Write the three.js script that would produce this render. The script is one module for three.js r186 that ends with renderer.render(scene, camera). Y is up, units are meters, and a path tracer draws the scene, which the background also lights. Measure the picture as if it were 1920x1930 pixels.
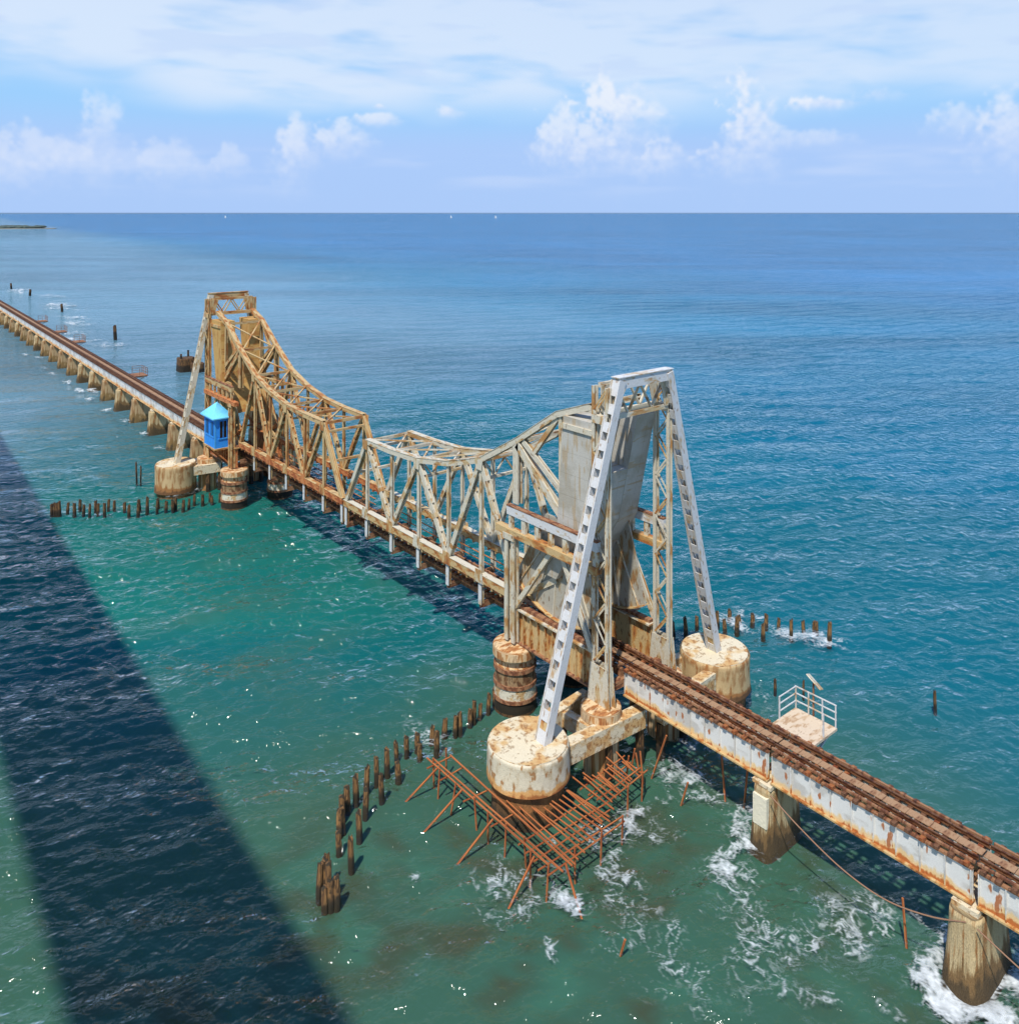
import * as THREE from 'three';
import { mergeGeometries } from 'three/addons/utils/BufferGeometryUtils.js';

// World: x runs along the railway bridge (away from the camera), z across it, y up, the sea at y = 0. Metres.
const EYE = 30, VIEW = Math.atan(1295 / 1575);
const scene = new THREE.Scene();
const renderer = new THREE.WebGLRenderer({ antialias: true });
renderer.toneMapping = THREE.LinearToneMapping;
renderer.toneMappingExposure = 1.0;
renderer.shadowMap.enabled = true;
// A level camera with the lens shifted down: verticals stay vertical.
const camera = new THREE.PerspectiveCamera(2 * Math.atan(1528 / 1575) * 180 / Math.PI, 1920 / 3056, 0.1, 80000);
camera.setViewOffset(1920, 3056, 0, 1126, 1920, 1930);
camera.position.set(0, EYE, 0);
camera.lookAt(Math.cos(VIEW), EYE, Math.sin(VIEW));
const SUN = new THREE.Vector3(-0.32, 1, -0.524).normalize();
const sun = new THREE.DirectionalLight(new THREE.Color(1, 0.95, 0.86), 4.9);
sun.position.copy(SUN).multiplyScalar(300).add(new THREE.Vector3(55, 0, 32));
sun.target.position.set(55, 0, 32);
sun.castShadow = true;
sun.shadow.mapSize.set(4096, 4096);
Object.assign(sun.shadow.camera, { left: -160, right: 160, top: 160, bottom: -160, near: 1, far: 700 });
sun.shadow.radius = 2.6;
scene.add(sun, sun.target);

// ---------------------------------------------------------------- random numbers and noise
function seeded(a) { return () => { a |= 0; a = a + 0x6D2B79F5 | 0; let t = Math.imul(a ^ a >>> 15, 1 | a); t = t + Math.imul(t ^ t >>> 7, 61 | t) ^ t; return ((t ^ t >>> 14) >>> 0) / 4294967296; }; }
const rnd = seeded(71);
const R = (a, b) => a + (b - a) * rnd();
const clamp = (x, a = 0, b = 1) => Math.min(b, Math.max(a, x));
const smooth = (a, b, x) => { const t = clamp((x - a) / (b - a)); return t * t * (3 - 2 * t); };
const lerp = (a, b, t) => a + (b - a) * t;
const mix3 = (a, b, t) => [lerp(a[0], b[0], t), lerp(a[1], b[1], t), lerp(a[2], b[2], t)];
const TABLE = new Float32Array(65536); { const q = seeded(5); for (let i = 0; i < 65536; i++) TABLE[i] = q(); }
function lattice(ix, iy, px, py) { ix = ((ix % px) + px) % px; iy = ((iy % py) + py) % py; return TABLE[(Math.imul(ix, 7919) + Math.imul(iy, 104729) + Math.imul(ix ^ iy, 31)) & 65535]; }
function noise(x, y, px = 4096, py = 4096) {
  const ix = Math.floor(x), iy = Math.floor(y); let fx = x - ix, fy = y - iy;
  fx = fx * fx * (3 - 2 * fx); fy = fy * fy * (3 - 2 * fy);
  const a = lattice(ix, iy, px, py), b = lattice(ix + 1, iy, px, py), c = lattice(ix, iy + 1, px, py), d = lattice(ix + 1, iy + 1, px, py);
  return a + (b - a) * fx + (c - a + (a - b - c + d) * fx) * fy;
}
function fbm(x, y, oct = 5, px = 4096, py = 4096) { let s = 0, a = 0.5, n = 0; for (let i = 0; i < oct; i++) { s += a * noise(x + i * 17, y + i * 31, px, py); n += a; x *= 2; y *= 2; px *= 2; py *= 2; a *= 0.5; } return s / n; }

// ---------------------------------------------------------------- sky: air, high streaks and a belt of cumulus all round
{
  const W = 4096, H = 2048, data = new Float32Array(W * H * 4);
  const lin = (c) => c <= 0.04045 ? c / 12.92 : Math.pow((c + 0.055) / 1.055, 2.4);
  const L = (r, g, b) => [lin(r / 255), lin(g / 255), lin(b / 255)];
  const HOR = L(172, 203, 249), LOW = L(172, 204, 251), MID = L(158, 208, 254), HIGH = L(112, 172, 240), ZEN = L(48, 104, 196);
  const CIRRUS = L(221, 235, 254), PUFF = L(240, 244, 253), PUFFLOW = L(196, 217, 252), SEA = [0.03, 0.10, 0.17];
  // cumulus: azimuth and elevation of the middle, half width and half height in degrees, strength
  const puffs = [[7.2, 6.2, 2.5, 2.7, 1], [5.6, 4.6, 2.6, 1.9, .8], [3.4, 5, 1.5, 2, .8], [9, 6.6, 1.6, .9, .8], [16, 5.7, 1.5, 2.8, 1], [15, 3.6, 2.6, 1.5, .5], [10.3, 3.6, 1.6, 1.4, .6], [20.8, 7, 1.7, .42, 1], [19.2, 4.7, 3, .6, .45], [-14.6, 4.1, 1.2, 2.2, .75], [-11.4, 4.9, 1.7, 1.2, .7], [-9, 6.3, 1.6, .5, .8], [-4.2, 6.9, .8, .42, .9], [-8.9, 7.2, .4, .2, .9], [-26.3, 5, 1.4, 2, .6], [-29.5, 3.2, 4.2, 1.8, .5], [-22, 3, 2.6, 1.4, .35], [-18.4, 3.1, 1.2, 1.1, .4], [30.6, 5, 1.5, 2.4, .75], [28.2, 5.6, 1.3, 1, .5], [23.8, 7.4, 1.3, .5, .5]];
  const q = seeded(11);
  for (let az = 38; az < 322; az += 2 + 4 * q()) puffs.push([az > 180 ? az - 360 : az, 2.6 + 4.4 * q(), 0.8 + 2.4 * q(), 0.5 + 2.2 * q(), 0.4 + 0.6 * q()]);
  const buckets = Array.from({ length: 360 }, () => []);
  for (const p of puffs) for (let d = -8; d <= 8; d++) buckets[((Math.round(p[0]) + d) % 360 + 360) % 360].push(p);
  for (let j = 0; j < H; j++) {
    const el = ((j + 0.5) / H - 0.5) * 180;
    for (let i = 0; i < W; i++) {
      const k = (j * W + i) * 4;
      data[k + 3] = 1;
      if (el < -0.6) { data[k] = SEA[0]; data[k + 1] = SEA[1]; data[k + 2] = SEA[2]; continue; }
      let az = ((i + 0.5) / W - 0.5) * 360 - VIEW * 180 / Math.PI; if (az > 180) az -= 360; if (az < -180) az += 360;
      let c = el < 4 ? mix3(HOR, LOW, clamp(el / 4)) : el < 7.5 ? mix3(LOW, MID, smooth(4, 7.5, el)) : el < 20 ? mix3(MID, HIGH, smooth(7.5, 20, el)) : mix3(HIGH, ZEN, smooth(20, 75, el));
      const per = 360;
      if (el > 4.5) {
        // high streaks: wide veils torn by wind, thinning towards the zenith
        const wob = fbm(az * 0.10 + 400, el * 0.25, 3) * 2.4;
        const veil = fbm(az * 0.075 + 50 + wob * 0.3, el * 0.33 + wob + 0.02 * az, 5);
        const thread = fbm(az * 0.3 + el * 0.9 + 90, el * 1.5 - az * 0.12, 4);
        const lean = 0.02 + 0.13 * Math.cos((az + 25) * Math.PI / 180);
        let a = smooth(0.27 - lean, 0.66 - lean, veil * 0.72 + thread * 0.28) * smooth(6.2 + 1.6 * (wob - 1.2), 9.4 + 1.6 * (wob - 1.2), el) * (1 - 0.85 * smooth(15, 40, el));
        a *= 0.80 + 0.20 * Math.cos((az + 45) * Math.PI / 180); c = mix3(c, CIRRUS, 0.86 * a);
        const grey = smooth(0.60, 0.70, fbm(az * 0.14 + 230, el * 0.8 + 7, 4)) * smooth(8, 10, el) * (1 - smooth(14, 22, el));
        c = mix3(c, [0.50, 0.66, 0.96], 0.4 * grey * a);
      } else {
        const veil = smooth(0.40, 0.75, fbm(az * 0.12 + 77, el * 0.9, 4)) * smooth(0.5, 3, el) * (1 - smooth(3.6, 4.5, el));
        c = mix3(c, PUFFLOW, 0.75 * veil);
      }
      if (el < 11) {
        let m = 0, top = 0;
        const n1 = fbm(az * 0.8 + 300, el * 0.8, 5) - 0.5, n2 = fbm(az * 2.6 + 700, el * 2.4, 4) - 0.5;
        for (const p of buckets[((Math.round(az) % 360) + 360) % 360]) {
          let dx = az - p[0]; if (dx > 180) dx -= 360; if (dx < -180) dx += 360;
          dx = dx / p[2] + n2 * 0.7; const dy = (el - p[1]) / p[3];
          const r = Math.sqrt(dx * dx + dy * dy * (dy > 0 ? 1 : 0.55)) - n1 * 1.5 - n2 * 0.7;
          const edge = dy > 0 ? 0.34 : 0.9;
          const a = p[4] * (1 - smooth(0.86 - edge, 0.86 + edge, r)) * (1 - 0.85 * smooth(0.0, -1.5, dy));
          if (a > m) { m = a; top = clamp(0.55 + dy * 0.45 + n2 * 1.1 + n1 * 0.6); }
        }
        c = mix3(c, mix3(PUFFLOW, PUFF, top), 0.8 * m);
      }
      data[k] = c[0]; data[k + 1] = c[1]; data[k + 2] = c[2];
    }
  }
  const sky = new THREE.DataTexture(data, W, H, THREE.RGBAFormat, THREE.FloatType);
  sky.mapping = THREE.EquirectangularReflectionMapping; sky.magFilter = sky.minFilter = THREE.LinearFilter; sky.wrapS = THREE.RepeatWrapping; sky.needsUpdate = true;
  scene.background = sky; scene.environment = sky;
}

// ---------------------------------------------------------------- textures and materials
function texture(w, h, fn, srgb = true) {
  const d = new Uint8Array(w * h * 4);
  for (let j = 0; j < h; j++) for (let i = 0; i < w; i++) { const c = fn(i / w, j / h), k = (j * w + i) * 4; d[k] = clamp(c[0], 0, 255); d[k + 1] = clamp(c[1], 0, 255); d[k + 2] = clamp(c[2], 0, 255); d[k + 3] = 255; }
  const t = new THREE.DataTexture(d, w, h); t.wrapS = t.wrapT = THREE.RepeatWrapping; t.magFilter = THREE.LinearFilter; t.minFilter = THREE.LinearMipmapLinearFilter; t.generateMipmaps = true;
  if (srgb) t.colorSpace = THREE.SRGBColorSpace; t.needsUpdate = true; return t;
}
const scaled = (t, x, y) => { const c = t.clone(); c.repeat.set(x, y); c.needsUpdate = true; return c; };
// paint that has blistered into rust: how much of it is gone is set by "worn"
function paintTexture(paint, stain, rust, dark, worn) {
  const off = Math.floor(R(0, 90));
  return texture(512, 512, (x, y) => {
    const a = fbm(x * 10 + off, y * 4, 5, 10, 4), b = fbm(x * 30 + off, y * 10 + 9, 4, 30, 10), e = fbm(x * 3 + off, y * 3 + 40, 3, 3, 3);
    const g = (noise(x * 128, y * 128, 128, 128) - 0.5) * 14;
    let c = mix3(paint, stain, smooth(0.52 - worn * 0.25, 0.66 - worn * 0.2, a));
    c = mix3(c, rust, 0.9 * smooth(0.56 - worn * 0.22, 0.70 - worn * 0.2, a * 0.65 + b * 0.35));
    c = mix3(c, dark, 0.5 * smooth(0.63 - worn * 0.08, 0.72 - worn * 0.05, b * 0.7 + e * 0.3));
    return [c[0] + g, c[1] + g, c[2] + g];
  });
}
const std = (o) => new THREE.MeshStandardMaterial({ roughness: 0.8, ...o });
const bumpSteel = texture(256, 256, (x, y) => { const v = 255 * fbm(x * 24, y * 24, 4, 24, 24); return [v, v, v]; }, false);
function painted(name, t, tile, rough = 0.7) { const m = std({ map: scaled(t, 1 / tile, 1 / tile), bumpMap: scaled(bumpSteel, 0.7, 0.7), bumpScale: 0.012, roughness: rough }); m.name = name; return m; }
const tSilver = paintTexture([198, 190, 170], [184, 162, 122], [168, 120, 68], [96, 66, 44], 0.16);
const tWhite = paintTexture([202, 201, 199], [190, 182, 166], [176, 140, 100], [128, 96, 70], -0.02);
const tOchre = paintTexture([190, 162, 114], [178, 130, 72], [158, 96, 46], [92, 56, 32], 0.3);
const tRust = paintTexture([150, 108, 76], [128, 80, 50], [98, 58, 38], [56, 38, 30], 0.35);
const tOrange = paintTexture([190, 122, 70], [172, 96, 48], [142, 72, 36], [88, 48, 28], 0.3);
const M = {
  silver: painted('silver paint', tSilver, 3.1), silver2: painted('silver paint', tSilver, 5.3), white: painted('white paint', tWhite, 3.7, 0.6),
  ochre: painted('ochre rust', tOchre, 2.7), ochre2: painted('ochre rust', tOchre, 4.9), rust: painted('brown rust', tRust, 1.9, 0.9), orange: painted('orange rust', tOrange, 1.7, 0.9),
};
// plate girder webs: white paint with rust creeping up from the bottom flange, one texture height = one web
const tWeb = texture(1024, 256, (x, y) => {
  const a = fbm(x * 12, y * 3, 5, 12, 3), b = fbm(x * 60, y * 4 + 5, 3, 60, 4), f = fbm(x * 5, 3.3, 4, 5, 9);
  let c = mix3([214, 212, 206], [190, 186, 178], smooth(0.45, 0.7, a));
  const edge = 0.10 + 0.34 * (f - 0.3) + 0.26 * (b - 0.5);
  c = mix3(c, [222, 186, 128], 0.85 * smooth(edge + 0.16, edge - 0.02, y));
  c = mix3(c, [178, 104, 50], smooth(edge - 0.06, edge - 0.16, y + 0.1 * (a - 0.5)));
  c = mix3(c, [160, 84, 40], 0.8 * smooth(0.70, 0.78, fbm(x * 40, y * 2 + 20, 4, 40, 2)));
  const g = (noise(x * 300, y * 70, 300, 70) - 0.5) * 16;
  return [c[0] + g, c[1] + g, c[2] + g];
});
M.web = std({ map: tWeb, roughness: 0.65 }); M.web.name = 'girder paint';
// concrete: cream, stained by rust and algae; streaks run down the side; the tide mark is at the foot
const concreteSide = (seed, body, stains, tide, foot = [124, 96, 54], low = [66, 56, 36]) => texture(1024, 512, (x, y) => {
  const s = fbm(x * 44 + seed, y * 3, 4, 44, 3), a = fbm(x * 8 + seed, y * 4, 5, 8, 4), b = fbm(x * 30, y * 12 + seed, 4, 30, 12);
  let c = mix3(body, stains, 0.9 * smooth(0.42, 0.68, s * 0.55 + a * 0.45));
  c = mix3(c, [150, 96, 48], 0.7 * smooth(0.60, 0.70, s * 0.7 + b * 0.3));
  const e = tide + 0.30 * (a - 0.5) + 0.22 * (s - 0.5);
  c = mix3(c, foot, 0.9 * smooth(e + 0.06, e - 0.04, y));
  c = mix3(c, low, 0.85 * smooth(e - 0.08, e - 0.18, y + 0.06 * (b - 0.5)));
  const g = (noise(x * 400, y * 180, 400, 180) - 0.5) * 22;
  return [c[0] + g, c[1] + g, c[2] + g];
});
const bumpConcrete = texture(512, 512, (x, y) => { const v = 255 * (0.65 * fbm(x * 14, y * 14, 5, 14, 14) + 0.35 * noise(x * 90, y * 90, 90, 90)); return [v, v, v]; }, false);
const tTop = texture(512, 512, (x, y) => {
  const a = fbm(x * 5 + 30, y * 5, 5, 5, 5), b = fbm(x * 22, y * 22 + 50, 4, 22, 22);
  let c = mix3([212, 199, 170], [196, 160, 108], smooth(0.40, 0.66, a)); c = mix3(c, [176, 118, 64], 0.7 * smooth(0.52, 0.72, b * 0.5 + a * 0.5)); c = mix3(c, [120, 94, 66], 0.45 * smooth(0.58, 0.74, b));
  const g = (noise(x * 170, y * 170, 170, 170) - 0.5) * 22; return [c[0] + g, c[1] + g, c[2] + g];
});
const tGrey = texture(512, 512, (x, y) => {
  const a = fbm(x * 4 + 12, y * 4, 5, 4, 4), b = fbm(x * 26, y * 5 + 8, 4, 26, 5);
  let c = mix3([182, 178, 168], [164, 157, 142], smooth(0.4, 0.66, a)); c = mix3(c, [166, 142, 108], 0.6 * smooth(0.58, 0.72, b)); const g = (noise(x * 200, y * 200, 200, 200) - 0.5) * 10;
  const seam = Math.abs(((y * 4) % 1) - 0.5) > 0.485 ? -16 : 0; return [c[0] + g + seam, c[1] + g + seam, c[2] + g + seam];
});
const bumped = (o, s = 0.03, k = 0.6) => std({ bumpMap: scaled(bumpConcrete, k, k), bumpScale: s, roughness: 0.92, ...o });
M.segment = painted('grey plate', paintTexture([166, 160, 145], [156, 140, 110], [142, 102, 62], [92, 66, 46], 0.1), 4.1);
M.counterOchre = bumped({ map: scaled(paintTexture([188, 150, 88], [176, 134, 72], [170, 116, 60], [120, 80, 46], 0.05), 0.25, 0.25) }, 0.015);
M.drum = bumped({ map: scaled(concreteSide(3, [208, 196, 170], [172, 150, 116], 0.20, [204, 150, 86], [150, 88, 42]), 1 / 9, 1) }); M.drumTop = bumped({ map: scaled(tTop, 0.28, 0.28) });
M.plinth = bumped({ map: scaled(concreteSide(44, [150, 100, 56], [110, 72, 42], 0.72, [92, 66, 38], [56, 46, 30]), 1 / 9, 1) }, 0.05);
M.drumBrown = bumped({ map: scaled(concreteSide(9, [190, 162, 118], [150, 110, 68], 0.26, [150, 100, 54], [96, 66, 40]), 1 / 9, 1) });
M.pier = bumped({ map: scaled(concreteSide(21, [190, 168, 126], [138, 106, 66], 0.60, [112, 84, 48], [70, 56, 34]), 1 / 7, 1) }, 0.05, 0.9); M.pierBrown = bumped({ map: scaled(concreteSide(33, [176, 150, 110], [128, 92, 58], 0.5), 1 / 7, 1) }, 0.05, 0.9); M.pierBrown2 = bumped({ map: scaled(paintTexture([150, 122, 88], [120, 88, 56], [96, 62, 38], [58, 42, 30], 0.2), 0.5, 0.5) }); M.pierPale = bumped({ color: new THREE.Color(0.74, 0.67, 0.50) }, 0.03);
M.beam = bumped({ map: scaled(tTop, 0.37, 0.37) }); M.counter = bumped({ map: scaled(tGrey, 0.2, 0.2) }, 0.015);
M.footRust = bumped({ map: scaled(paintTexture([206, 178, 138], [184, 136, 84], [150, 92, 48], [92, 60, 38], 0.3), 0.5, 0.5) }, 0.02); M.whiteBlock = bumped({ map: scaled(tTop, 0.6, 0.6), color: new THREE.Color(0.95, 1, 1.1) });
const tTimber = texture(256, 512, (x, y) => {
  const g = fbm(x * 40, y * 4, 4, 40, 4), a = fbm(x * 5, y * 8, 4, 5, 8); let c = mix3([150, 112, 66], [92, 64, 38], smooth(0.35, 0.65, g)); c = mix3(c, [60, 46, 30], 0.8 * smooth(0.5, 0.7, a)); c = mix3(c, [44, 38, 26], 0.9 * smooth(0.66, 0.56, y + 0.2 * (a - 0.5) + 0.12 * (g - 0.5))); return c;
});
M.timber = std({ map: tTimber, bumpMap: tTimber, bumpScale: 0.03, roughness: 0.95 }); M.timberDark = std({ map: tTimber, color: new THREE.Color(0.62, 0.6, 0.6), bumpMap: tTimber, bumpScale: 0.03, roughness: 0.95 });
M.sleeper = painted('sleeper', tRust, 1.3, 0.95); M.sleeper2 = painted('sleeper', tOrange, 2.3, 0.95); M.sleeper2.color.setRGB(0.58, 0.54, 0.52); M.sleeper.color.setRGB(0.5, 0.47, 0.46);
M.rail = std({ map: scaled(tRust, 0.4, 0.4), color: new THREE.Color(0.7, 0.66, 0.64), roughness: 0.5, metalness: 0.4 });
M.plank = painted('walkway plate', paintTexture([158, 124, 92], [140, 102, 72], [116, 78, 52], [80, 56, 42], 0.2), 2.2, 0.9);
M.staging = painted('pipe rust', tOrange, 1.1, 0.95); M.staging.color.setRGB(0.8, 0.72, 0.66);
M.blueWall = std({ map: scaled(paintTexture([44, 142, 230], [34, 124, 216], [58, 152, 232], [28, 96, 176], 0), 0.4, 0.4), roughness: 0.6 });
M.blueTrim = std({ color: new THREE.Color(0.05, 0.30, 0.66), roughness: 0.6 });
M.blueRoof = std({ map: scaled(paintTexture([112, 200, 236], [98, 188, 228], [128, 206, 238], [80, 160, 200], 0), 0.4, 0.4), roughness: 0.6 });
M.glass = std({ color: new THREE.Color(0.012, 0.014, 0.018), roughness: 0.12 }); M.black = std({ color: new THREE.Color(0.03, 0.028, 0.026) });
M.slab = bumped({ map: scaled(paintTexture([206, 186, 160], [192, 166, 136], [170, 138, 104], [136, 108, 84], 0.1), 0.5, 0.5) });
M.rope = std({ color: new THREE.Color(0.27, 0.15, 0.09), roughness: 0.95 }); M.road = bumped({ color: new THREE.Color(0.36, 0.35, 0.33) });
M.machine = painted('machine grey', tSilver, 2.1); M.machine.color.setRGB(0.42, 0.42, 0.42);

// ---------------------------------------------------------------- scene-building helpers
const taken = new Map();
function numbered(name) { const n = taken.get(name) ?? 0; taken.set(name, n + 1); return n ? `${name}_${String(n).padStart(3, '0')}` : name; }
const shade = (o) => { o.castShadow = o.receiveShadow = true; return o; };
function thing(name, label, category, [x, y, z], group) {
  const o = new THREE.Group(); o.name = numbered(name); o.position.set(x, y, z); o.userData = { label, category }; if (group) o.userData.group = group; scene.add(o); return o;
}
function single(name, geo, mat, label, category, [x, y, z], group) {
  const o = shade(new THREE.Mesh(geo.translate(-x, -y, -z), mat)); o.name = numbered(name); o.position.set(x, y, z); o.userData = { label, category }; if (group) o.userData.group = group; scene.add(o); return o;
}
let home = null;                                           // the thing whose parts are being added; geometries are given in world metres
function part(name, geo, mat, parent = home) { const o = shade(new THREE.Mesh(geo.translate(-home.position.x, -home.position.y, -home.position.z), mat)); o.name = name; parent.add(o); return o; }
const V = (x, y, z) => new THREE.Vector3(x, y, z);
function uvBox(w, h, l) {                                  // box with uv in metres and an offset of its own
  const g = new THREE.BoxGeometry(w, h, l), p = g.attributes.position, n = g.attributes.normal, uv = g.attributes.uv, ou = R(0, 40), ov = R(0, 40);
  for (let i = 0; i < p.count; i++) {
    const x = p.getX(i), y = p.getY(i), z = p.getZ(i), nx = Math.abs(n.getX(i)), ny = Math.abs(n.getY(i));
    if (nx > 0.5) uv.setXY(i, y + ou, z + ov); else if (ny > 0.5) uv.setXY(i, x + ou, z + ov); else uv.setXY(i, x + ou, y + ov);
  }
  return g;
}
function frame(p, q, side) {
  const a = q.clone().sub(p).normalize(); let s = side ? side.clone() : Math.abs(a.z) < 0.9 ? V(0, 0, 1) : V(1, 0, 0);
  s.addScaledVector(a, -s.dot(a)).normalize(); const t = a.clone().cross(s);
  return new THREE.Matrix4().makeBasis(s, t, a).setPosition(p.clone().add(q).multiplyScalar(0.5));
}
const bar = (p, q, w, d, side) => uvBox(w, d, p.distanceTo(q)).applyMatrix4(frame(p, q, side));
function hbar(p, q, w, d, side, flange = 0.09) {           // two flanges and a recessed web between them; w is across the flanges
  const l = p.distanceTo(q), gs = [uvBox(flange, d, l).translate(-(w - flange) / 2, 0, 0), uvBox(flange, d, l).translate((w - flange) / 2, 0, 0), uvBox(w - 2 * flange, d * 0.25, l)];
  return mergeGeometries(gs).applyMatrix4(frame(p, q, side));
}
const box = (x0, x1, y0, y1, z0, z1) => uvBox(Math.abs(x1 - x0), Math.abs(y1 - y0), Math.abs(z1 - z0)).translate((x0 + x1) / 2, (y0 + y1) / 2, (z0 + z1) / 2);
const join = (...g) => mergeGeometries(g.flat().map((x) => x.index ? x.toNonIndexed() : x));
function plate(points, z0, z1) {                           // outline in (x, y), thickness along z, uv in metres
  const s = new THREE.Shape(points.map(([x, y]) => new THREE.Vector2(x, y)));
  return new THREE.ExtrudeGeometry(s, { depth: z1 - z0, bevelEnabled: false, curveSegments: 4 }).translate(0, 0, z0);
}
function tube(points, r, sides = 6, seg = 24) { return new THREE.TubeGeometry(new THREE.CatmullRomCurve3(points), seg, r, sides, false); }
function drumSide(r, y0, y1, flare = 0, seg = 40) {        // side of a drum, uneven, with a rounded shoulder; uv: metres round, 0..1 up
  const rows = [0, .12, .25, .4, .55, .7, .85, .94, .985, 1], pos = [], uv = [], idx = [], ph = R(0, 50);
  rows.forEach((t, j) => { for (let i = 0; i <= seg; i++) { const a = i / seg * 2 * Math.PI, w = 1 + 0.05 * (fbm(Math.cos(a) * 1.6 + ph, Math.sin(a) * 1.6 + t * 2 + ph, 3) - 0.5) + flare * (1 - t) ** 3 - (t > 0.98 ? 0.018 : 0) - (t === 1 ? 0.02 : 0); pos.push(Math.cos(a) * r * w, lerp(y0, y1, t), Math.sin(a) * r * w); uv.push(a * r, t); } });
  for (let j = 0; j < rows.length - 1; j++) for (let i = 0; i < seg; i++) { const a = j * (seg + 1) + i, b = a + seg + 1; idx.push(a, b, a + 1, a + 1, b, b + 1); }
  const g = new THREE.BufferGeometry(); g.setAttribute('position', new THREE.Float32BufferAttribute(pos, 3)); g.setAttribute('uv', new THREE.Float32BufferAttribute(uv, 2)); g.setIndex(idx); g.computeVertexNormals(); return g;
}
function drumTop(r, y, seg = 40) {                         // gently uneven slab on top of a drum, with a thickness
  const g = new THREE.CylinderGeometry(r * 0.955, r * 0.965, 0.12, seg, 1), p = g.attributes.position, n = g.attributes.normal, uv = g.attributes.uv;
  for (let i = 0; i < p.count; i++) { if (Math.abs(n.getY(i)) > 0.5) uv.setXY(i, p.getX(i) + 3, p.getZ(i) + 5); else uv.setXY(i, uv.getX(i) * 2 * Math.PI * r, p.getY(i)); }
  return g.translate(0, y - 0.03, 0);
}
const ORD = ['zeroth', 'first', 'second', 'third', 'fourth', 'fifth', 'sixth', 'seventh', 'eighth', 'ninth', 'tenth', 'eleventh', 'twelfth', 'thirteenth', 'fourteenth', 'fifteenth', 'sixteenth', 'seventeenth', 'eighteenth', 'nineteenth', 'twentieth'];
const TENS = { 2: 'twenty', 3: 'thirty', 4: 'forty' };
const ordinal = (n) => n <= 20 ? ORD[n] : n % 10 ? `${TENS[Math.floor(n / 10)]}-${ORD[n % 10]}` : { 30: 'thirtieth', 40: 'fortieth' }[n];

// ---------------------------------------------------------------- the sea
const waves = [];
{
  const q = seeded(31), base = Math.atan2(0.37, 0.92);
  for (let i = 0; i < 46; i++) {
    const l = 0.9 * Math.pow(11, Math.pow(i / 45, 1.5)), a = base + (q() + q() + q() - 1.5) * (l < 2.5 ? 0.7 : 0.5), k = 2 * Math.PI / l;
    const slope = (l > 5 ? 0.014 : l > 2 ? 0.042 : 0.066) * (0.5 + q());
    waves.push([Math.cos(a) * k, Math.sin(a) * k, q() * 6.283, slope / k]);
  }
}
function swell(x, z, dx = 0.18, dz = 0.18) {
  let h = 0;
  const calm = 0.6 + 0.8 * noise(x * 0.03 + 70, z * 0.03 + 20);
  for (const w of waves) { const lim = Math.max(Math.abs(w[0]) * dx, Math.abs(w[1]) * dz); if (lim > 2.2) continue; const s = Math.sin(w[0] * x + w[1] * z + w[2]); h += w[3] * (s + 0.25 * s * s) * (lim > 1.2 ? (2.2 - lim) : 1); }
  return h * calm;
}
function seaColour(x, z) {
  // bottom and water that differ from place to place: green over sand, dark weed, teal channel, blue open sea; a paler colour along the far viaduct
  const w1 = fbm(x * 0.02 + 9, z * 0.02 + 3, 4) - 0.5, w2 = fbm(x * 0.07 + 40, z * 0.07, 4) - 0.5, w3 = fbm(x * 0.22, z * 0.22 + 60, 4) - 0.5;
  const zz = z + w1 * 34 + w2 * 14 + w3 * 4, xx = x + w1 * 50 - w2 * 20;
  let c = mix3([0.036, 0.096, 0.062], [0.004, 0.096, 0.100], smooth(38, 62, xx + 0.35 * (z - 20)));
  c = mix3(c, [0.008, 0.128, 0.100], 0.8 * smooth(56, 72, xx) * (1 - smooth(84, 108, xx)) * (1 - smooth(36, 54, zz)));
  c = mix3(c, [0.005, 0.112, 0.152], smooth(38, 66, zz));
  c = mix3(c, [0.005, 0.130, 0.225], smooth(66, 125, zz + 8 * w2));
  c = mix3(c, [0.005, 0.116, 0.262], smooth(150, 420, zz + 60 * w1));
  const paleZone = smooth(90, 160, xx) * (1 - smooth(80, 190, zz - 0.12 * x));
  c = mix3(c, [0.105, 0.205, 0.265], 0.75 * paleZone);
  const weed = smooth(0.02, 0.26, w2 * 0.7 + 0.8 * w3) * (1 - smooth(34, 52, zz)) * (1 - smooth(22, 36, xx));
  c = mix3(c, [0.040, 0.062, 0.036], 0.75 * weed);
  const silt = smooth(0.0, 0.3, w3 + w1) * (1 - smooth(40, 62, zz)) * (1 - smooth(56, 92, xx));
  c = mix3(c, [0.046, 0.104, 0.068], 0.35 * silt);
  const w4 = fbm(x * 0.75 + 30, z * 0.75 + 12, 4) - 0.5, shoal = (1 - smooth(32, 46, zz)) * (1 - smooth(24, 44, xx));
  c = mix3(c, [0.046, 0.062, 0.034], shoal * smooth(0.0, 0.22, w4 + 0.5 * w3)); c = mix3(c, [0.040, 0.124, 0.080], 0.7 * shoal * smooth(0.04, 0.24, -w4 + 0.4 * w3));
  const cx = -0.635 * x + 0.772 * z, cd = 0.772 * x + 0.635 * z, far = smooth(60, 260, cd); // wind-streak sheen and cloud shadow, with currents, painted as colour bands across the swell
  const paintedStreaks = 1 + 0.3 * (fbm(x * 0.012 + z * 0.01 + 5, z * 0.03 - x * 0.005, 4) - 0.5) + (0.25 + 0.5 * far) * (fbm(cx * 0.011 + 8, cd * 0.05 + 3, 5) - 0.5) + 0.5 * far * (fbm(cx * 0.002 + 3, cd * 0.008 + 11, 4) - 0.5);
  return [c[0] * paintedStreaks, c[1] * paintedStreaks, c[2] * paintedStreaks];
}
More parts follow.
